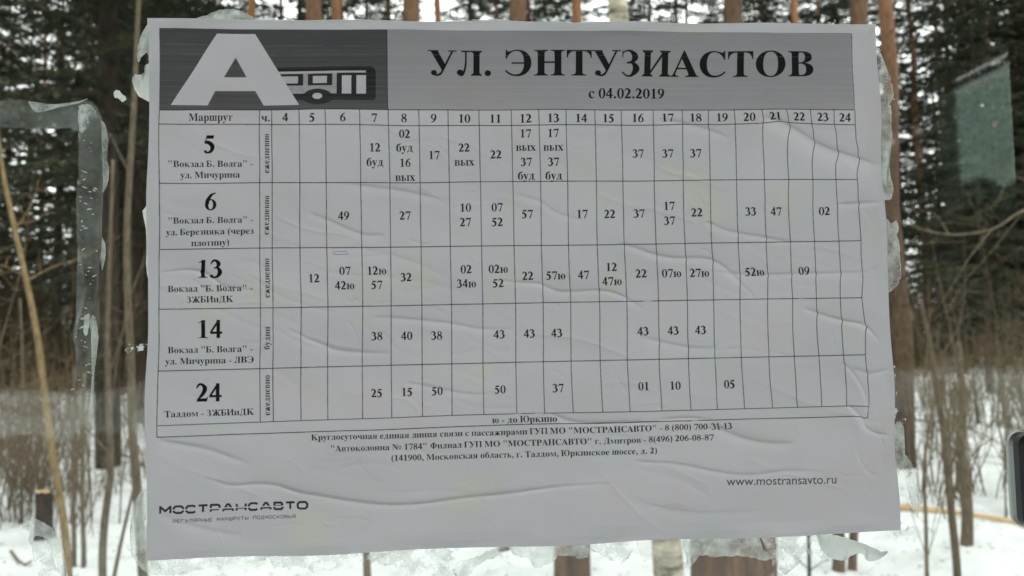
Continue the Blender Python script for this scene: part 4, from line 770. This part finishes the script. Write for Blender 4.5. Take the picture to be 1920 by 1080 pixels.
# right side wall: plane x = SX. Its mint sheet and an added sky slit mirror in the pane
m_sideglass = bpy.data.materials.new('side_glass'); m_sideglass.use_nodes = True; m_sideglass.node_tree.nodes.remove(m_sideglass.node_tree.nodes['Principled BSDF']); thin_glass(m_sideglass, (.80, .90, .86), .05, 1.5)
m_mint = bpy.data.materials.new('mint_plastic'); m_mint.use_nodes = True; b = m_mint.node_tree.nodes['Principled BSDF']; L = m_mint.node_tree.links
_n = noise(m_mint, 22, 8, .7); _r = ramp(m_mint, _n.outputs[0], [(.35, (.52, .64, .59)), (.55, (.60, .72, .67)), (.75, (.80, .86, .83))]); b.inputs['Roughness'].default_value = .5
o_ = m_mint.node_tree.nodes['Material Output']; tl = N(m_mint, 'ShaderNodeBsdfTranslucent'); t2 = N(m_mint, 'ShaderNodeBsdfTransparent'); t2.inputs[0].default_value = (.74, .82, .785, 1)
ms1 = N(m_mint, 'ShaderNodeMixShader'); ms2 = N(m_mint, 'ShaderNodeMixShader'); ms1.inputs[0].default_value = .6; ms2.inputs[0].default_value = .8
L.new(_r.outputs[0], b.inputs['Base Color']); L.new(_r.outputs[0], tl.inputs[0]); L.new(b.outputs[0], ms1.inputs[1]); L.new(tl.outputs[0], ms1.inputs[2]); L.new(ms1.outputs[0], ms2.inputs[1]); L.new(t2.outputs[0], ms2.inputs[2]); L.new(ms2.outputs[0], o_.inputs[0])
m_white, b, L = mat('white_paint', (.78, .80, .78), .5, .4)
SX = 1.72
def mir(u, v):
    """point of the side wall x = SX whose mirror image in the pane is seen at (u, v)"""
    d = ray(u, v); p = CAM+d*((SX-CAM.x)/d.x); return Vector((SX, -p.y, p.z))
link('side_glass', mesh('side_glass', [(SX+.03, -.05, .3), (SX+.03, -2.2, .3), (SX+.03, -2.2, 2.24), (SX+.03, -.05, 2.24)], [(0, 1, 2, 3)], m_sideglass), sh)
q = [mir(1760, 167), mir(1895, 102), mir(1908, 370), mir(1775, 397)]
zt = (mir(1700, 199).z+mir(1900, 90).z)/2-.028; q[0].z = q[1].z = zt
q2 = [p+Vector((.006, 0, 0)) for p in q]
ms = link('mint_sheet', mesh('mint_sheet', q+q2, [(0, 1, 2, 3), (7, 6, 5, 4), (0, 4, 5, 1), (1, 5, 6, 2), (2, 6, 7, 3), (3, 7, 4, 0)], m_mint)); tag(ms, 'mint green translucent sheet on the side wall, mirrored at the upper right of the pane', 'plastic sheet')
zs = (mir(1700, 199).z+mir(1900, 90).z)/2                      # made-up slit below the added beam, sky through it draws a bright line
link('added_side_beam', mesh('added_side_beam', *box(SX, -2.3, zs+.006, SX+.012, -.05, 2.417), m_roof), sh)  # beam added to block the sky above the slit
link('side_top_rail', mesh('side_top_rail', *box(SX, -2.3, zs-.026, SX+.012, -.05, zs-.007), m_black), sh)
link('side_glass', mesh('side_glass', [(-1.33, -.05, .3), (-1.33, -2.2, .3), (-1.33, -2.2, 2.25), (-1.33, -.05, 2.25)], [(0, 1, 2, 3)], m_sideglass), sh)
link('side_rail', mesh('side_rail', *box(-1.36, -2.2, .20, -1.30, -.05, .26), m_paint), sh)
V, Fc = box(-1.306, -2.27+.04, 1.5+(608-392)/1500*2.5, -1.30, -1.85, 1.5+(608-212)/1500*2.5); tag(link('mint_sheet', mesh('mint_sheet', V, Fc, m_mint)), 'mint green sheet on the left side wall, mirrored at the left edge', 'plastic sheet')
link('side_rail', mesh('side_rail', *box(SX-.01, -2.2, .20, SX+.05, -.05, .26), m_paint), sh)
# clamp at the right edge of the pane
def rrect(x0, z0, x1, z1, r, y0, y1, n=6):
    P = []
    for cx, cz, a0 in ((x1-r, z0+r, -PI/2), (x1-r, z1-r, 0), (x0+r, z1-r, PI/2), (x0+r, z0+r, PI)):
        for k in range(n+1): a = a0+PI/2*k/n; P.append((cx+r*math.cos(a), cz+r*math.sin(a)))
    m = len(P); bv = (x1-x0)*.06; V = [(x, y1, z) for x, z in P]+[(x, y0+bv, z) for x, z in P]+[((x-(x0+x1)/2)*(1-bv/(x1-x0)*2)+(x0+x1)/2, y0, (z-(z0+z1)/2)*(1-bv/(z1-z0)*2)+(z0+z1)/2) for x, z in P]
    Fc = [tuple(range(m)), tuple(range(3*m-1, 2*m-1, -1))]
    for s in (0, m): Fc += [(s+k, s+m+k, s+m+(k+1) % m, s+(k+1) % m) for k in range(m)]
    return V, Fc
c0, c1 = on_glass(1893, 985), on_glass(1990, 806)
cl = empty('glass_clamp', (c0.x, 0, c0.z), 'black clamp with a silver rim gripping the right edge of the pane', 'clamp'); o0 = Vector((c0.x, 0, c0.z))
def loc(vf): return [Vector(v)-o0 for v in vf[0]], vf[1]
link('clamp_rim', mesh('clamp_rim', *loc(rrect(c0.x, c0.z, c1.x, c1.z, .005, -.0035, -.0005)), m_metal, False), cl)
link('clamp_body', mesh('clamp_body', *loc(rrect(c0.x+.0010, c0.z+.0006, c1.x, c1.z-.0006, .0042, -.008, -.0034)), m_black, False), cl)

# ---------------------------------------------------------------- the sheet
ART = make_print(); hT, wT = ART.shape[:2]
img = bpy.data.images.new('timetable_print', wT, hT, alpha=False, float_buffer=False)
buf = np.ones((hT, wT, 4), np.float32); lin = ART[::-1]
buf[..., :3] = np.where(lin <= .0031308, lin*12.92, 1.055*np.clip(lin, 1e-6, 1)**(1/2.4)-.055)
img.pixels.foreach_set(buf.ravel()); img.update(); img.pack()
m_sheet, b, L = mat('office_paper', (.8, .8, .8), .9, .12)
ti = N(m_sheet, 'ShaderNodeTexImage'); ti.image = img; ti.extension = 'EXTEND'; uvn = N(m_sheet, 'ShaderNodeUVMap'); uvn.uv_map = 'UVMap'; L.new(uvn.outputs[0], ti.inputs[0])
_n = noise(m_sheet, 26, 5, .6); _r = ramp(m_sheet, _n.outputs[0], [(.32, (.90, .825, .84)), (.46, (.89, .84, .90)), (.56, (.86, .835, .88)), (.68, (.875, .85, .805))])
mx = N(m_sheet, 'ShaderNodeMix', data_type='RGBA', blend_type='MULTIPLY'); mx.inputs[0].default_value = 1.; L.new(_r.outputs[0], mx.inputs[6]); L.new(ti.outputs[0], mx.inputs[7]); L.new(mx.outputs[2], b.inputs['Base Color'])
tlp = N(m_sheet, 'ShaderNodeBsdfTranslucent'); L.new(mx.outputs[2], tlp.inputs[0]); msx = N(m_sheet, 'ShaderNodeMixShader'); msx.inputs[0].default_value = .10
L.new(b.outputs[0], msx.inputs[1]); L.new(tlp.outputs[0], msx.inputs[2]); L.new(msx.outputs[0], m_sheet.node_tree.nodes['Material Output'].inputs[0])
fib = noise(m_sheet, 900, 3, .6); bump(m_sheet, b, fib.outputs[0], .00004, .6)
GX, GY = 860, 608
uu, vv = np.meshgrid(np.linspace(0, 1, GX+1), np.linspace(0, 1, GY+1))
Xp, Zp = uu*PW, vv*PH
den = HM[2, 0]*Xp+HM[2, 1]*Zp+HM[2, 2]; PU = (HM[0, 0]*Xp+HM[0, 1]*Zp+HM[0, 2])/den; PV = (HM[1, 0]*Xp+HM[1, 1]*Zp+HM[1, 2])/den
hh_ = np.zeros_like(Xp)
def crease(pts, sig, amp, asym=0.):
    """one fold: pts on the sheet, sig its half width in sheet pixels, amp its height in mm"""
    global hh_
    P = np.array([p for p in catmull([(a, b, 0) for a, b in pts], 6)])[:, :2]; best = np.full(PU.shape, 1e9); sd = np.zeros_like(PU); tt = np.zeros_like(PU)
    x0, x1, y0, y1 = P[:, 0].min()-sig*6, P[:, 0].max()+sig*6, P[:, 1].min()-sig*6, P[:, 1].max()+sig*6
    M = (PU > x0) & (PU < x1) & (PV > y0) & (PV < y1)
    if not M.any(): return
    u, v = PU[M], PV[M]; bd = np.full(u.shape, 1e9); bs = np.zeros_like(u); bt = np.zeros_like(u); n = len(P)-1
    for i in range(n):
        a, c = P[i], P[i+1]; d = c-a; l2 = (d@d)+1e-9; t = np.clip(((u-a[0])*d[0]+(v-a[1])*d[1])/l2, 0, 1)
        ex, ey = u-a[0]-t*d[0], v-a[1]-t*d[1]; q = np.hypot(ex, ey); s = np.sign(d[0]*ey-d[1]*ex); k = q < bd
        bd[k] = q[k]; bs[k] = s[k]; bt[k] = (i+t[k])/n
    z = bd*bs/sig; prof = np.exp(-np.abs(z)**1.15*1.1)*(1+asym*np.tanh(z*2.)); env = np.clip(np.minimum(bt, 1-bt)*5, 0, 1)**.7
    hh_[M] += amp*.001*prof*env
K = [([(301, 822), (340, 828), (390, 838), (425, 850), (470, 868)], 10, .45), ([(385, 893), (410, 900), (440, 907), (480, 904), (520, 906), (560, 918), (620, 928), (700, 940), (760, 942), (820, 937), (870, 930), (940, 923), (1000, 915), (1060, 908), (1150, 905)], 6, .55),
     ([(300, 512), (355, 506), (390, 512), (410, 525), (430, 538), (480, 543)], 6, .38), ([(540, 615), (572, 630), (610, 646), (640, 656), (690, 660), (740, 662)], 7, .32), ([(930, 524), (961, 529), (1010, 533), (1046, 547), (1109, 545), (1141, 548), (1170, 560), (1200, 580)], 6, .38),
     ([(700, 594), (735, 595), (790, 600), (850, 607), (900, 616), (960, 617)], 8, .28), ([(1150, 455), (1180, 463), (1221, 478), (1259, 485), (1306, 485), (1337, 494), (1369, 520), (1410, 560)], 8, .38), ([(1420, 222), (1448, 233), (1479, 249), (1526, 278), (1589, 298), (1660, 318)], 22, .9),
     ([(1315, 418), (1331, 423), (1356, 434), (1407, 444), (1463, 453), (1530, 458)], 7, .32), ([(1500, 578), (1529, 589), (1570, 601), (1605, 608), (1623, 622), (1645, 650)], 6, .5), ([(1320, 510), (1400, 516), (1500, 514), (1620, 512)], 9, .28),
     ([(1570, 680), (1584, 694), (1600, 717), (1613, 748), (1618, 775)], 4, .42), ([(1580, 758), (1593, 770), (1605, 784), (1613, 800), (1633, 811), (1672, 818)], 5, .75, .5), ([(1640, 805), (1648, 836), (1642, 860), (1632, 880)], 4, .25), ([(1596, 810), (1600, 850), (1620, 884), (1645, 888)], 4, .22),
     ([(1320, 795), (1343, 803), (1384, 819), (1433, 829), (1480, 830)], 14, .55), ([(1180, 860), (1204, 864), (1262, 868), (1343, 884), (1404, 889), (1465, 881), (1540, 884)], 7, .3), ([(1030, 775), (1046, 781), (1067, 788), (1110, 792), (1160, 790), (1230, 792)], 6, .45, .4),
     ([(760, 715), (790, 721), (834, 730), (883, 738), (930, 736)], 8, .22), ([(1190, 630), (1230, 640), (1290, 652), (1340, 652)], 10, .3), ([(640, 345), (700, 352), (760, 360), (850, 380)], 12, .3), ([(960, 365), (1010, 380), (1040, 400), (1090, 415)], 9, .25),
     ([(1230, 225), (1300, 240), (1360, 262)], 12, .3), ([(580, 400), (620, 415), (680, 440), (720, 440)], 9, .25), ([(1560, 385), (1600, 383), (1650, 380)], 7, .3), ([(1230, 785), (1280, 782), (1330, 786)], 5, .3), ([(1590, 690), (1620, 700), (1660, 690)], 9, .3), ([(300, 960), (380, 985), (460, 1000)], 16, .22), ([(1180, 940), (1300, 960), (1420, 955)], 16, .18)]
for k in K: crease(k[0], k[1]*.66, k[2]*2.5, k[3] if len(k) > 3 else .6)
rc = random.Random(3)
for k in range(110):
    x, y = rc.uniform(300, 1640), rc.uniform(215, 1000); L_ = rc.uniform(60, 230); a = rc.gauss(.28, .22); pts = [(x+L_*t*math.cos(a), y+L_*t*math.sin(a)+10*math.sin(t*4+k)) for t in (-.5, -.2, .1, .5)]
    crease(pts, rc.uniform(3, 10), rc.choice((-1, 1))*rc.uniform(.08, .34))
for k in range(90):                                  # small sharp puckers
    x, y = rc.uniform(300, 1650), rc.uniform(215, 1010); L_ = rc.uniform(18, 75); a = rc.gauss(.35, .5)
    crease([(x+L_*t*math.cos(a), y+L_*t*math.sin(a)+4*math.sin(t*5+k)) for t in (-.5, -.15, .2, .5)], rc.uniform(2.2, 4), rc.choice((-1, 1, 1))*rc.uniform(.06, .2), .6)
hh_ += .0010*np.sin(PU/95+PV/60+1)*np.sin(PV/120-PU/210)+.00030*np.sin(PU/33-PV/27)*np.sin(PV/48)
edge = np.minimum(np.minimum(uu, 1-uu)*PW, np.minimum(vv, 1-vv)*PH); hh_ *= np.clip(edge/.006, .25, 1)
hh_ += .0006*np.clip(1-edge/.003, 0, 1)*(.5+.5*np.sin(PU/37+PV/29))              # edges lift a little
hh_ -= hh_.min()-.0003
ex = .0005*np.sin(vv*17)*np.clip(1-uu*60, 0, 1)+.0004*np.sin(vv*23+1)*np.clip(1-(1-uu)*60, 0, 1); ez = .0004*np.sin(uu*21)*np.clip(1-vv*60, 0, 1)+.00025*np.sin(uu*31)*np.clip(1-(1-vv)*60, 0, 1)
co3 = np.stack([Xp+ex, -.0010-hh_, Zp+ez], -1).reshape(-1, 3)
me = bpy.data.meshes.new('paper'); idx = np.arange((GX+1)*(GY+1)).reshape(GY+1, GX+1)
qd = np.stack([idx[:-1, :-1], idx[:-1, 1:], idx[1:, 1:], idx[1:, :-1]], -1).reshape(-1, 4)
me.vertices.add(len(co3)); me.vertices.foreach_set('co', co3.astype(np.float32).ravel()); me.loops.add(qd.size); me.loops.foreach_set('vertex_index', qd.ravel().astype(np.int32))
me.polygons.add(len(qd)); me.polygons.foreach_set('loop_start', np.arange(0, qd.size, 4, dtype=np.int32)); me.polygons.foreach_set('use_smooth', np.ones(len(qd), bool)); me.update(calc_edges=True)
uvl = me.uv_layers.new(name='UVMap'); UV = np.stack([uu, vv], -1).reshape(-1, 2)[qd.ravel()]; uvl.data.foreach_set('uv', UV.astype(np.float32).ravel()); me.materials.append(m_sheet)
sheet = tag(link('timetable_sheet', me, None, (0, 0, Z0)), 'creased white paper bus timetable glued to the shelter pane', 'timetable')

# ---------------------------------------------------------------- glue and torn paper left on the pane
def film(name, col, a_lo, a_hi, scale, lo=.4, hi=.6, bumpd=.0007, rough=.16, sc3=None):
    m = bpy.data.materials.new(name); m.use_nodes = True; b = m.node_tree.nodes['Principled BSDF']; L = m.node_tree.links; out = m.node_tree.nodes['Material Output']
    b.inputs['Base Color'].default_value = (*col, 1); b.inputs['Roughness'].default_value = rough; b.inputs['Specular IOR Level'].default_value = .4
    n = noise(m, scale, 9, .65, sc3); mr = N(m, 'ShaderNodeMapRange'); mr.inputs['From Min'].default_value = lo; mr.inputs['From Max'].default_value = hi; mr.inputs['To Min'].default_value = a_lo; mr.inputs['To Max'].default_value = a_hi
    L.new(n.outputs[0], mr.inputs['Value']); tr = N(m, 'ShaderNodeBsdfTransparent'); tl = N(m, 'ShaderNodeBsdfTranslucent'); tl.inputs[0].default_value = (*col, 1)
    m1 = N(m, 'ShaderNodeMixShader'); m1.inputs[0].default_value = .6; m2 = N(m, 'ShaderNodeMixShader')
    L.new(b.outputs[0], m1.inputs[1]); L.new(tl.outputs[0], m1.inputs[2]); L.new(mr.outputs[0], m2.inputs[0]); L.new(tr.outputs[0], m2.inputs[1]); L.new(m1.outputs[0], m2.inputs[2]); L.new(m2.outputs[0], out.inputs[0])
    n3 = noise(m, scale*2.5, 6, .7); bump(m, b, n3.outputs[0], bumpd); return m
f_thin = film('thin_glue_film', (.56, .60, .56), .05, .30, 34, .38, .66)
f_mid = film('cloudy_glue', (.76, .81, .78), .18, .88, 95, .36, .66)
f_thick = film('dried_white_glue', (.78, .82, .79), .72, .97, 90, .3, .5, .0008)
f_torn = film('torn_paper_fibres', (.78, .82, .80), .02, .82, 120, .42, .62, .0008, .5)
f_crumb = film('glue_crumbs', (.7, .74, .72), .0, .95, 260, .54, .60, .0006)
def smear(pts, m, label, name='glue_smear', cat='glue smear', th=.0005, parent=None, rag=1.6, dome=.0007, y=-.0004, sub=True):
    """a pooled blob of glue or torn paper: outline on the pane, domed towards its middle"""
    P = catmull([(a, b, 0) for a, b in pts]+[(pts[0][0], pts[0][1], 0)], 5)[:-1]; r = random.Random(int(pts[0][0]*7+pts[0][1]))
    o2 = []
    for p in P: o2.append(on_glass(p[0]+r.uniform(-rag, rag), p[1]+r.uniform(-rag, rag)))
    bm = bmesh.new(); vs = [bm.verts.new((p.x, y, p.z)) for p in o2]
    try: f = bm.faces.new(vs)
    except ValueError: return None
    bmesh.ops.triangulate(bm, faces=[f]); 
    if sub: bmesh.ops.subdivide_edges(bm, edges=[e for e in bm.edges if not e.is_boundary], cuts=2, use_grid_fill=True)
    for v in bm.verts:
        if not v.is_boundary: v.co.y = y-dome*r.uniform(.6, 1.1)
    bmesh.ops.recalc_face_normals(bm, faces=bm.faces[:])
    base = o2[0]; org = Vector((base.x, 0, base.z))
    if parent is not None: org = parent.location.copy()
    for v in bm.verts: v.co -= org
    me = bpy.data.meshes.new(name); bm.to_mesh(me); bm.free(); me.materials.append(m); me.polygons.foreach_set('use_smooth', [True]*len(me.polygons))
    o = link(name, me, parent)
    if parent is None: o.location = org; tag(o, label, cat)
    return o
def lip(pts, w, m, parent, name='ridge'):
    P = [on_glass(a, b) for a, b in pts]; P = [Vector(p)-parent.location for p in catmull([tuple(p) for p in P], 4)]; n = len(P)
    V, Fc = tubes([([p+Vector((0, -.0005, 0)) for p in P], [max(.00012, w*math.sin(PI*(i+.4)/(n+.3))*rnd.uniform(.8, 1.2)) for i in range(n)])], 6); return link(name, mesh(name, V, Fc, m, True), parent)
org = on_glass(170, 190)
st = empty('glue_streak', (org.x, 0, org.z), 'long grey streak of old tape glue running down the pane at the left', 'glue streak')
smear([(-30, 190), (30, 187), (62, 191), (100, 197), (140, 193), (166, 188), (178, 196), (188, 212), (192, 232), (196, 300), (194, 350), (191, 372), (191, 420), (190, 470), (184, 530), (186, 570), (184, 620), (178, 680), (174, 740), (168, 790), (156, 786), (150, 740), (142, 700), (146, 676), (154, 664), (142, 650), (137, 628), (141, 604), (152, 580), (163, 545), (158, 515), (149, 478), (146, 430), (145, 380), (148, 320), (149, 270), (147, 246), (100, 240), (50, 242), (0, 238), (-30, 240)], f_thin, None, 'film', parent=st, dome=.0002, y=-.0003)
smear([(150, 200), (165, 196), (178, 205), (184, 226), (176, 232), (168, 228), (158, 248), (151, 246), (148, 222)], f_torn, None, 'torn_patch', parent=st, y=-.0008, dome=.0003)
smear([(55, 191), (100, 196), (140, 192), (166, 186), (150, 194), (110, 203), (75, 212), (62, 204)], f_mid, None, 'top_lip', parent=st, y=-.0008, dome=.0003, rag=.6)
smear([(191, 226), (198, 234), (205, 262), (202, 290), (206, 322), (203, 346), (194, 362), (196, 330), (193, 300), (194, 262)], f_mid, None, 'side_lip', parent=st, y=-.0008, dome=.0004, rag=.5)
smear([(193, 445), (200, 462), (199, 485), (193, 508), (191, 480)], f_mid, None, 'side_lip', parent=st, y=-.0008, dome=.0004, rag=.5)
smear([(160, 592), (170, 590), (166, 626), (159, 624)], f_mid, None, 'side_lip', parent=st, y=-.0008, dome=.0003, rag=.6)
smear([(176, 590), (182, 600), (186, 640), (180, 690), (176, 760), (171, 780), (174, 710), (178, 660), (172, 620), (170, 600)], f_mid, None, 'side_lip', parent=st, y=-.0008, dome=.0003, rag=.6)
for j in range(52):
    v = rnd.uniform(225, 740); u = (168 if v < 480 else 165-(v-480)*.05)+rnd.uniform(-16, 16); s = rnd.uniform(.6, 1.7); e_ = rnd.uniform(1, 4); w_ = rnd.uniform(-.6, .6); pts = [(u+s*e_*math.cos(a), v+s*math.sin(a)+w_*s*e_*math.cos(a)) for a in (0, 1.2, 2.5, 3.8, 5.1)]
    smear(pts, f_mid, None, 'fleck', parent=st, y=-.0007, dome=.0002, rag=.3, sub=False)
smear([(-20, 735), (40, 731), (100, 735), (140, 742), (120, 752), (60, 751), (-20, 752)], f_thin, 'made-up faint film imitating a pale reflection across the lower end of the streak', rag=.8)  # film put in as a pale mirrored band, not glue
smear([(-20, 765), (60, 780), (100, 768), (130, 757), (150, 745), (152, 800), (110, 830), (60, 812), (-20, 822)], f_thin, 'made-up cloudy film imitating a pale reflection under the faint horizontal one', rag=1)  # second film painting the lower part of the pale reflection
smear([(214, 171), (222, 170), (229, 176), (236, 181), (237, 187), (231, 192), (224, 186), (215, 182)], f_thick, 'tiny pale scrap of paper stuck alone on the pane left of the sheet', 'paper_scrap', 'paper scrap', dome=.0002, rag=1)
smear([(286, 40), (275, 49), (263, 74), (259, 100), (260, 118), (266, 108), (274, 100), (279, 104), (281, 118), (288, 118), (288, 40)], f_mid, 'upper of two white glue dabs at the top left corner of the sheet', rag=.7)
smear([(276, 121), (271, 138), (262, 141), (252, 141), (251, 160), (258, 177), (268, 185), (288, 187), (288, 122)], f_thick, 'lower of two white glue dabs at the top left corner of the sheet', rag=.7, dome=.0012)
smear([(330, 50), (340, 38), (378, 34), (400, 24), (432, 18), (462, 26), (484, 36), (540, 38), (600, 44), (600, 52)], f_mid, 'pale hump of glue above the logo at the upper edge of the sheet', rag=.6)
smear([(858, 50), (858, 38), (900, 37), (957, 38), (960, 52)], f_torn, 'thin torn strip of paper above the middle of the upper edge', 'paper_scrap', 'paper scrap', dome=.0002)
smear([(992, 52), (993, 40), (1030, 39), (1054, 41), (1058, 52)], f_torn, 'shorter torn strip right of the one above the middle of the upper edge', 'paper_scrap', 'paper scrap', dome=.0002)
smear([(1505, 56), (1530, 42), (1552, 36), (1575, 40), (1592, 37), (1606, 52), (1606, 58)], f_crumb, 'scratched crumbs of glue near the top right corner of the sheet', dome=.0002)
smear([(1630, 70), (1641, 86), (1650, 108), (1655, 132), (1664, 142), (1670, 160), (1672, 186), (1666, 200), (1670, 230), (1669, 280), (1662, 305), (1668, 330), (1671, 368), (1664, 375), (1652, 366), (1640, 300), (1630, 200)], f_mid, 'long milky glue bead along the upper right edge of the sheet', rag=.9, dome=.0012)
smear([(1655, 150), (1664, 150), (1671, 178), (1671, 205), (1663, 195), (1664, 170)], f_crumb, 'cracked grey spot on the milky bead beside the upper right edge', y=-.0022, dome=.0002)
smear([(1650, 412), (1658, 410), (1668, 420), (1681, 414), (1680, 440), (1675, 462), (1685, 480), (1687, 512), (1682, 532), (1668, 546), (1652, 545), (1645, 480)], f_mid, 'rounded milky glue blob half way down the right edge of the sheet', rag=.9, dome=.0012)
smear([(1660, 612), (1664, 612), (1667, 640), (1671, 690), (1668, 700), (1663, 660)], f_thick, 'thin white line of glue at the right edge under the rounded blob', rag=.5, dome=.0003)
smear([(1664, 690), (1676, 682), (1680, 740), (1684, 775), (1698, 778), (1694, 792), (1678, 800), (1668, 800)], f_crumb, 'crumbly white glue beside the lower right edge of the sheet', rag=1, dome=.0004)
smear([(1671, 800), (1684, 790), (1692, 800), (1694, 850), (1703, 860), (1712, 880), (1718, 900), (1722, 968), (1712, 960), (1706, 940), (1700, 915), (1690, 880), (1680, 905), (1676, 900)], f_mid, 'drooping tongue of cloudy glue by the lower right corner of the sheet', rag=1)
smear([(1674, 1000), (1678, 960), (1690, 958), (1705, 968), (1712, 985), (1695, 1000), (1680, 1010)], f_crumb, 'broken flakes of glue right of the lower right corner', dome=.0002)
smear([(276, 915), (262, 925), (250, 960), (246, 1000), (249, 1040), (262, 1062), (285, 1076), (302, 1074), (300, 1056), (283, 1050), (281, 1030), (268, 1035), (260, 1010), (262, 970), (280, 950)], f_mid, 'curved white glue hook round the lower left corner of the sheet', rag=1, dome=.001)
smear([(268, 765), (252, 775), (251, 800), (256, 825), (268, 832), (282, 820), (282, 770)], f_thin, 'faint round film of glue at the left edge of the sheet, low down', rag=.8)
smear([(42, 990), (52, 976), (66, 973), (85, 981), (104, 996), (116, 1020), (124, 1050), (130, 1090), (118, 1090), (108, 1060), (98, 1030), (84, 1008), (66, 1006), (62, 1020), (54, 1012), (58, 1000)], f_mid, 'bow shaped white smear over the snow at the lower left', rag=1)
smear([(60, 1018), (75, 1010), (92, 1012), (100, 1040), (106, 1090), (80, 1090), (66, 1052)], f_torn, 'ragged translucent patch under the bow shaped smear', rag=1.5, dome=.0002)
smear([(236, 655), (242, 642), (256, 640), (268, 646), (282, 642), (282, 656), (262, 658), (248, 668), (238, 668)], f_crumb, 'crumbs of white glue touching the left edge of the sheet, mid height', dome=.0003)
smear([(268, 395), (282, 390), (282, 520), (275, 505), (276, 450)], f_thick, 'narrow white rim of glue under the left edge of the sheet', rag=.5, dome=.0002)
# ragged fringe along the lower edge
smear([(283, 1040), (330, 1040), (420, 1038), (480, 1036), (500, 1046), (470, 1056), (420, 1060), (360, 1072), (320, 1078), (290, 1070)], f_torn, 'torn paper fringe under the left end of the sheet', 'paper_scrap', 'paper scrap', rag=2, dome=.0003)
smear([(500, 1038), (560, 1034), (640, 1032), (690, 1030), (700, 1044), (650, 1060), (600, 1072), (560, 1062), (520, 1066), (508, 1052)], f_torn, 'speckled fringe of torn paper under the logotype side of the sheet', 'paper_scrap', 'paper scrap', rag=2, dome=.0003)
smear([(700, 1030), (780, 1026), (830, 1024), (850, 1036), (830, 1040), (842, 1058), (870, 1050), (900, 1040), (930, 1026), (950, 1022), (935, 1042), (908, 1052), (890, 1066), (860, 1090), (780, 1090), (740, 1060), (712, 1058)], f_torn, 'torn leaf shaped fringe left of the middle of the lower edge', 'paper_scrap', 'paper scrap', rag=2.2, dome=.0003)
smear([(955, 1022), (1010, 1019), (1090, 1015), (1104, 1026), (1100, 1044), (1075, 1044), (1050, 1040), (1030, 1056), (1005, 1064), (988, 1046), (965, 1040)], f_mid, 'cloudy film over the medium stump below the sheet', rag=2, dome=.0004)
smear([(1104, 1015), (1180, 1013), (1186, 1030), (1176, 1046), (1162, 1056), (1140, 1046), (1122, 1036), (1108, 1030)], f_torn, 'torn spotted film right of the medium stump', 'paper_scrap', 'paper scrap', rag=1.6, dome=.0003)
smear([(1192, 1012), (1284, 1008), (1290, 1040), (1300, 1048), (1282, 1066), (1262, 1060), (1240, 1066), (1226, 1048), (1204, 1050)], f_thin, 'thin film over the birch below the sheet', rag=1.5, dome=.0003)
smear([(1280, 1010), (1380, 1006), (1420, 1005), (1430, 1030), (1450, 1044), (1430, 1050), (1390, 1042), (1340, 1043), (1310, 1040), (1300, 1056), (1284, 1064), (1290, 1040), (1280, 1030)], f_mid, 'grey film of glue over the broad brown stump', rag=1.6, dome=.0004)
smear([(1425, 1005), (1530, 1002), (1545, 1012), (1560, 1030), (1556, 1046), (1510, 1044), (1468, 1044), (1462, 1070), (1456, 1090), (1444, 1090), (1450, 1058), (1440, 1036)], f_torn, 'torn film hanging between the broad stump and the two stems', 'paper_scrap', 'paper scrap', rag=1.6, dome=.0003)
smear([(1530, 1003), (1570, 1004), (1610, 1016), (1640, 1028), (1652, 1034), (1663, 1032), (1654, 1044), (1640, 1051), (1624, 1050), (1616, 1038), (1598, 1040), (1580, 1050), (1556, 1046), (1540, 1030)], f_thick, 'pale glue tongue with a curled tip below the right end of the sheet', rag=.8, dome=.001)
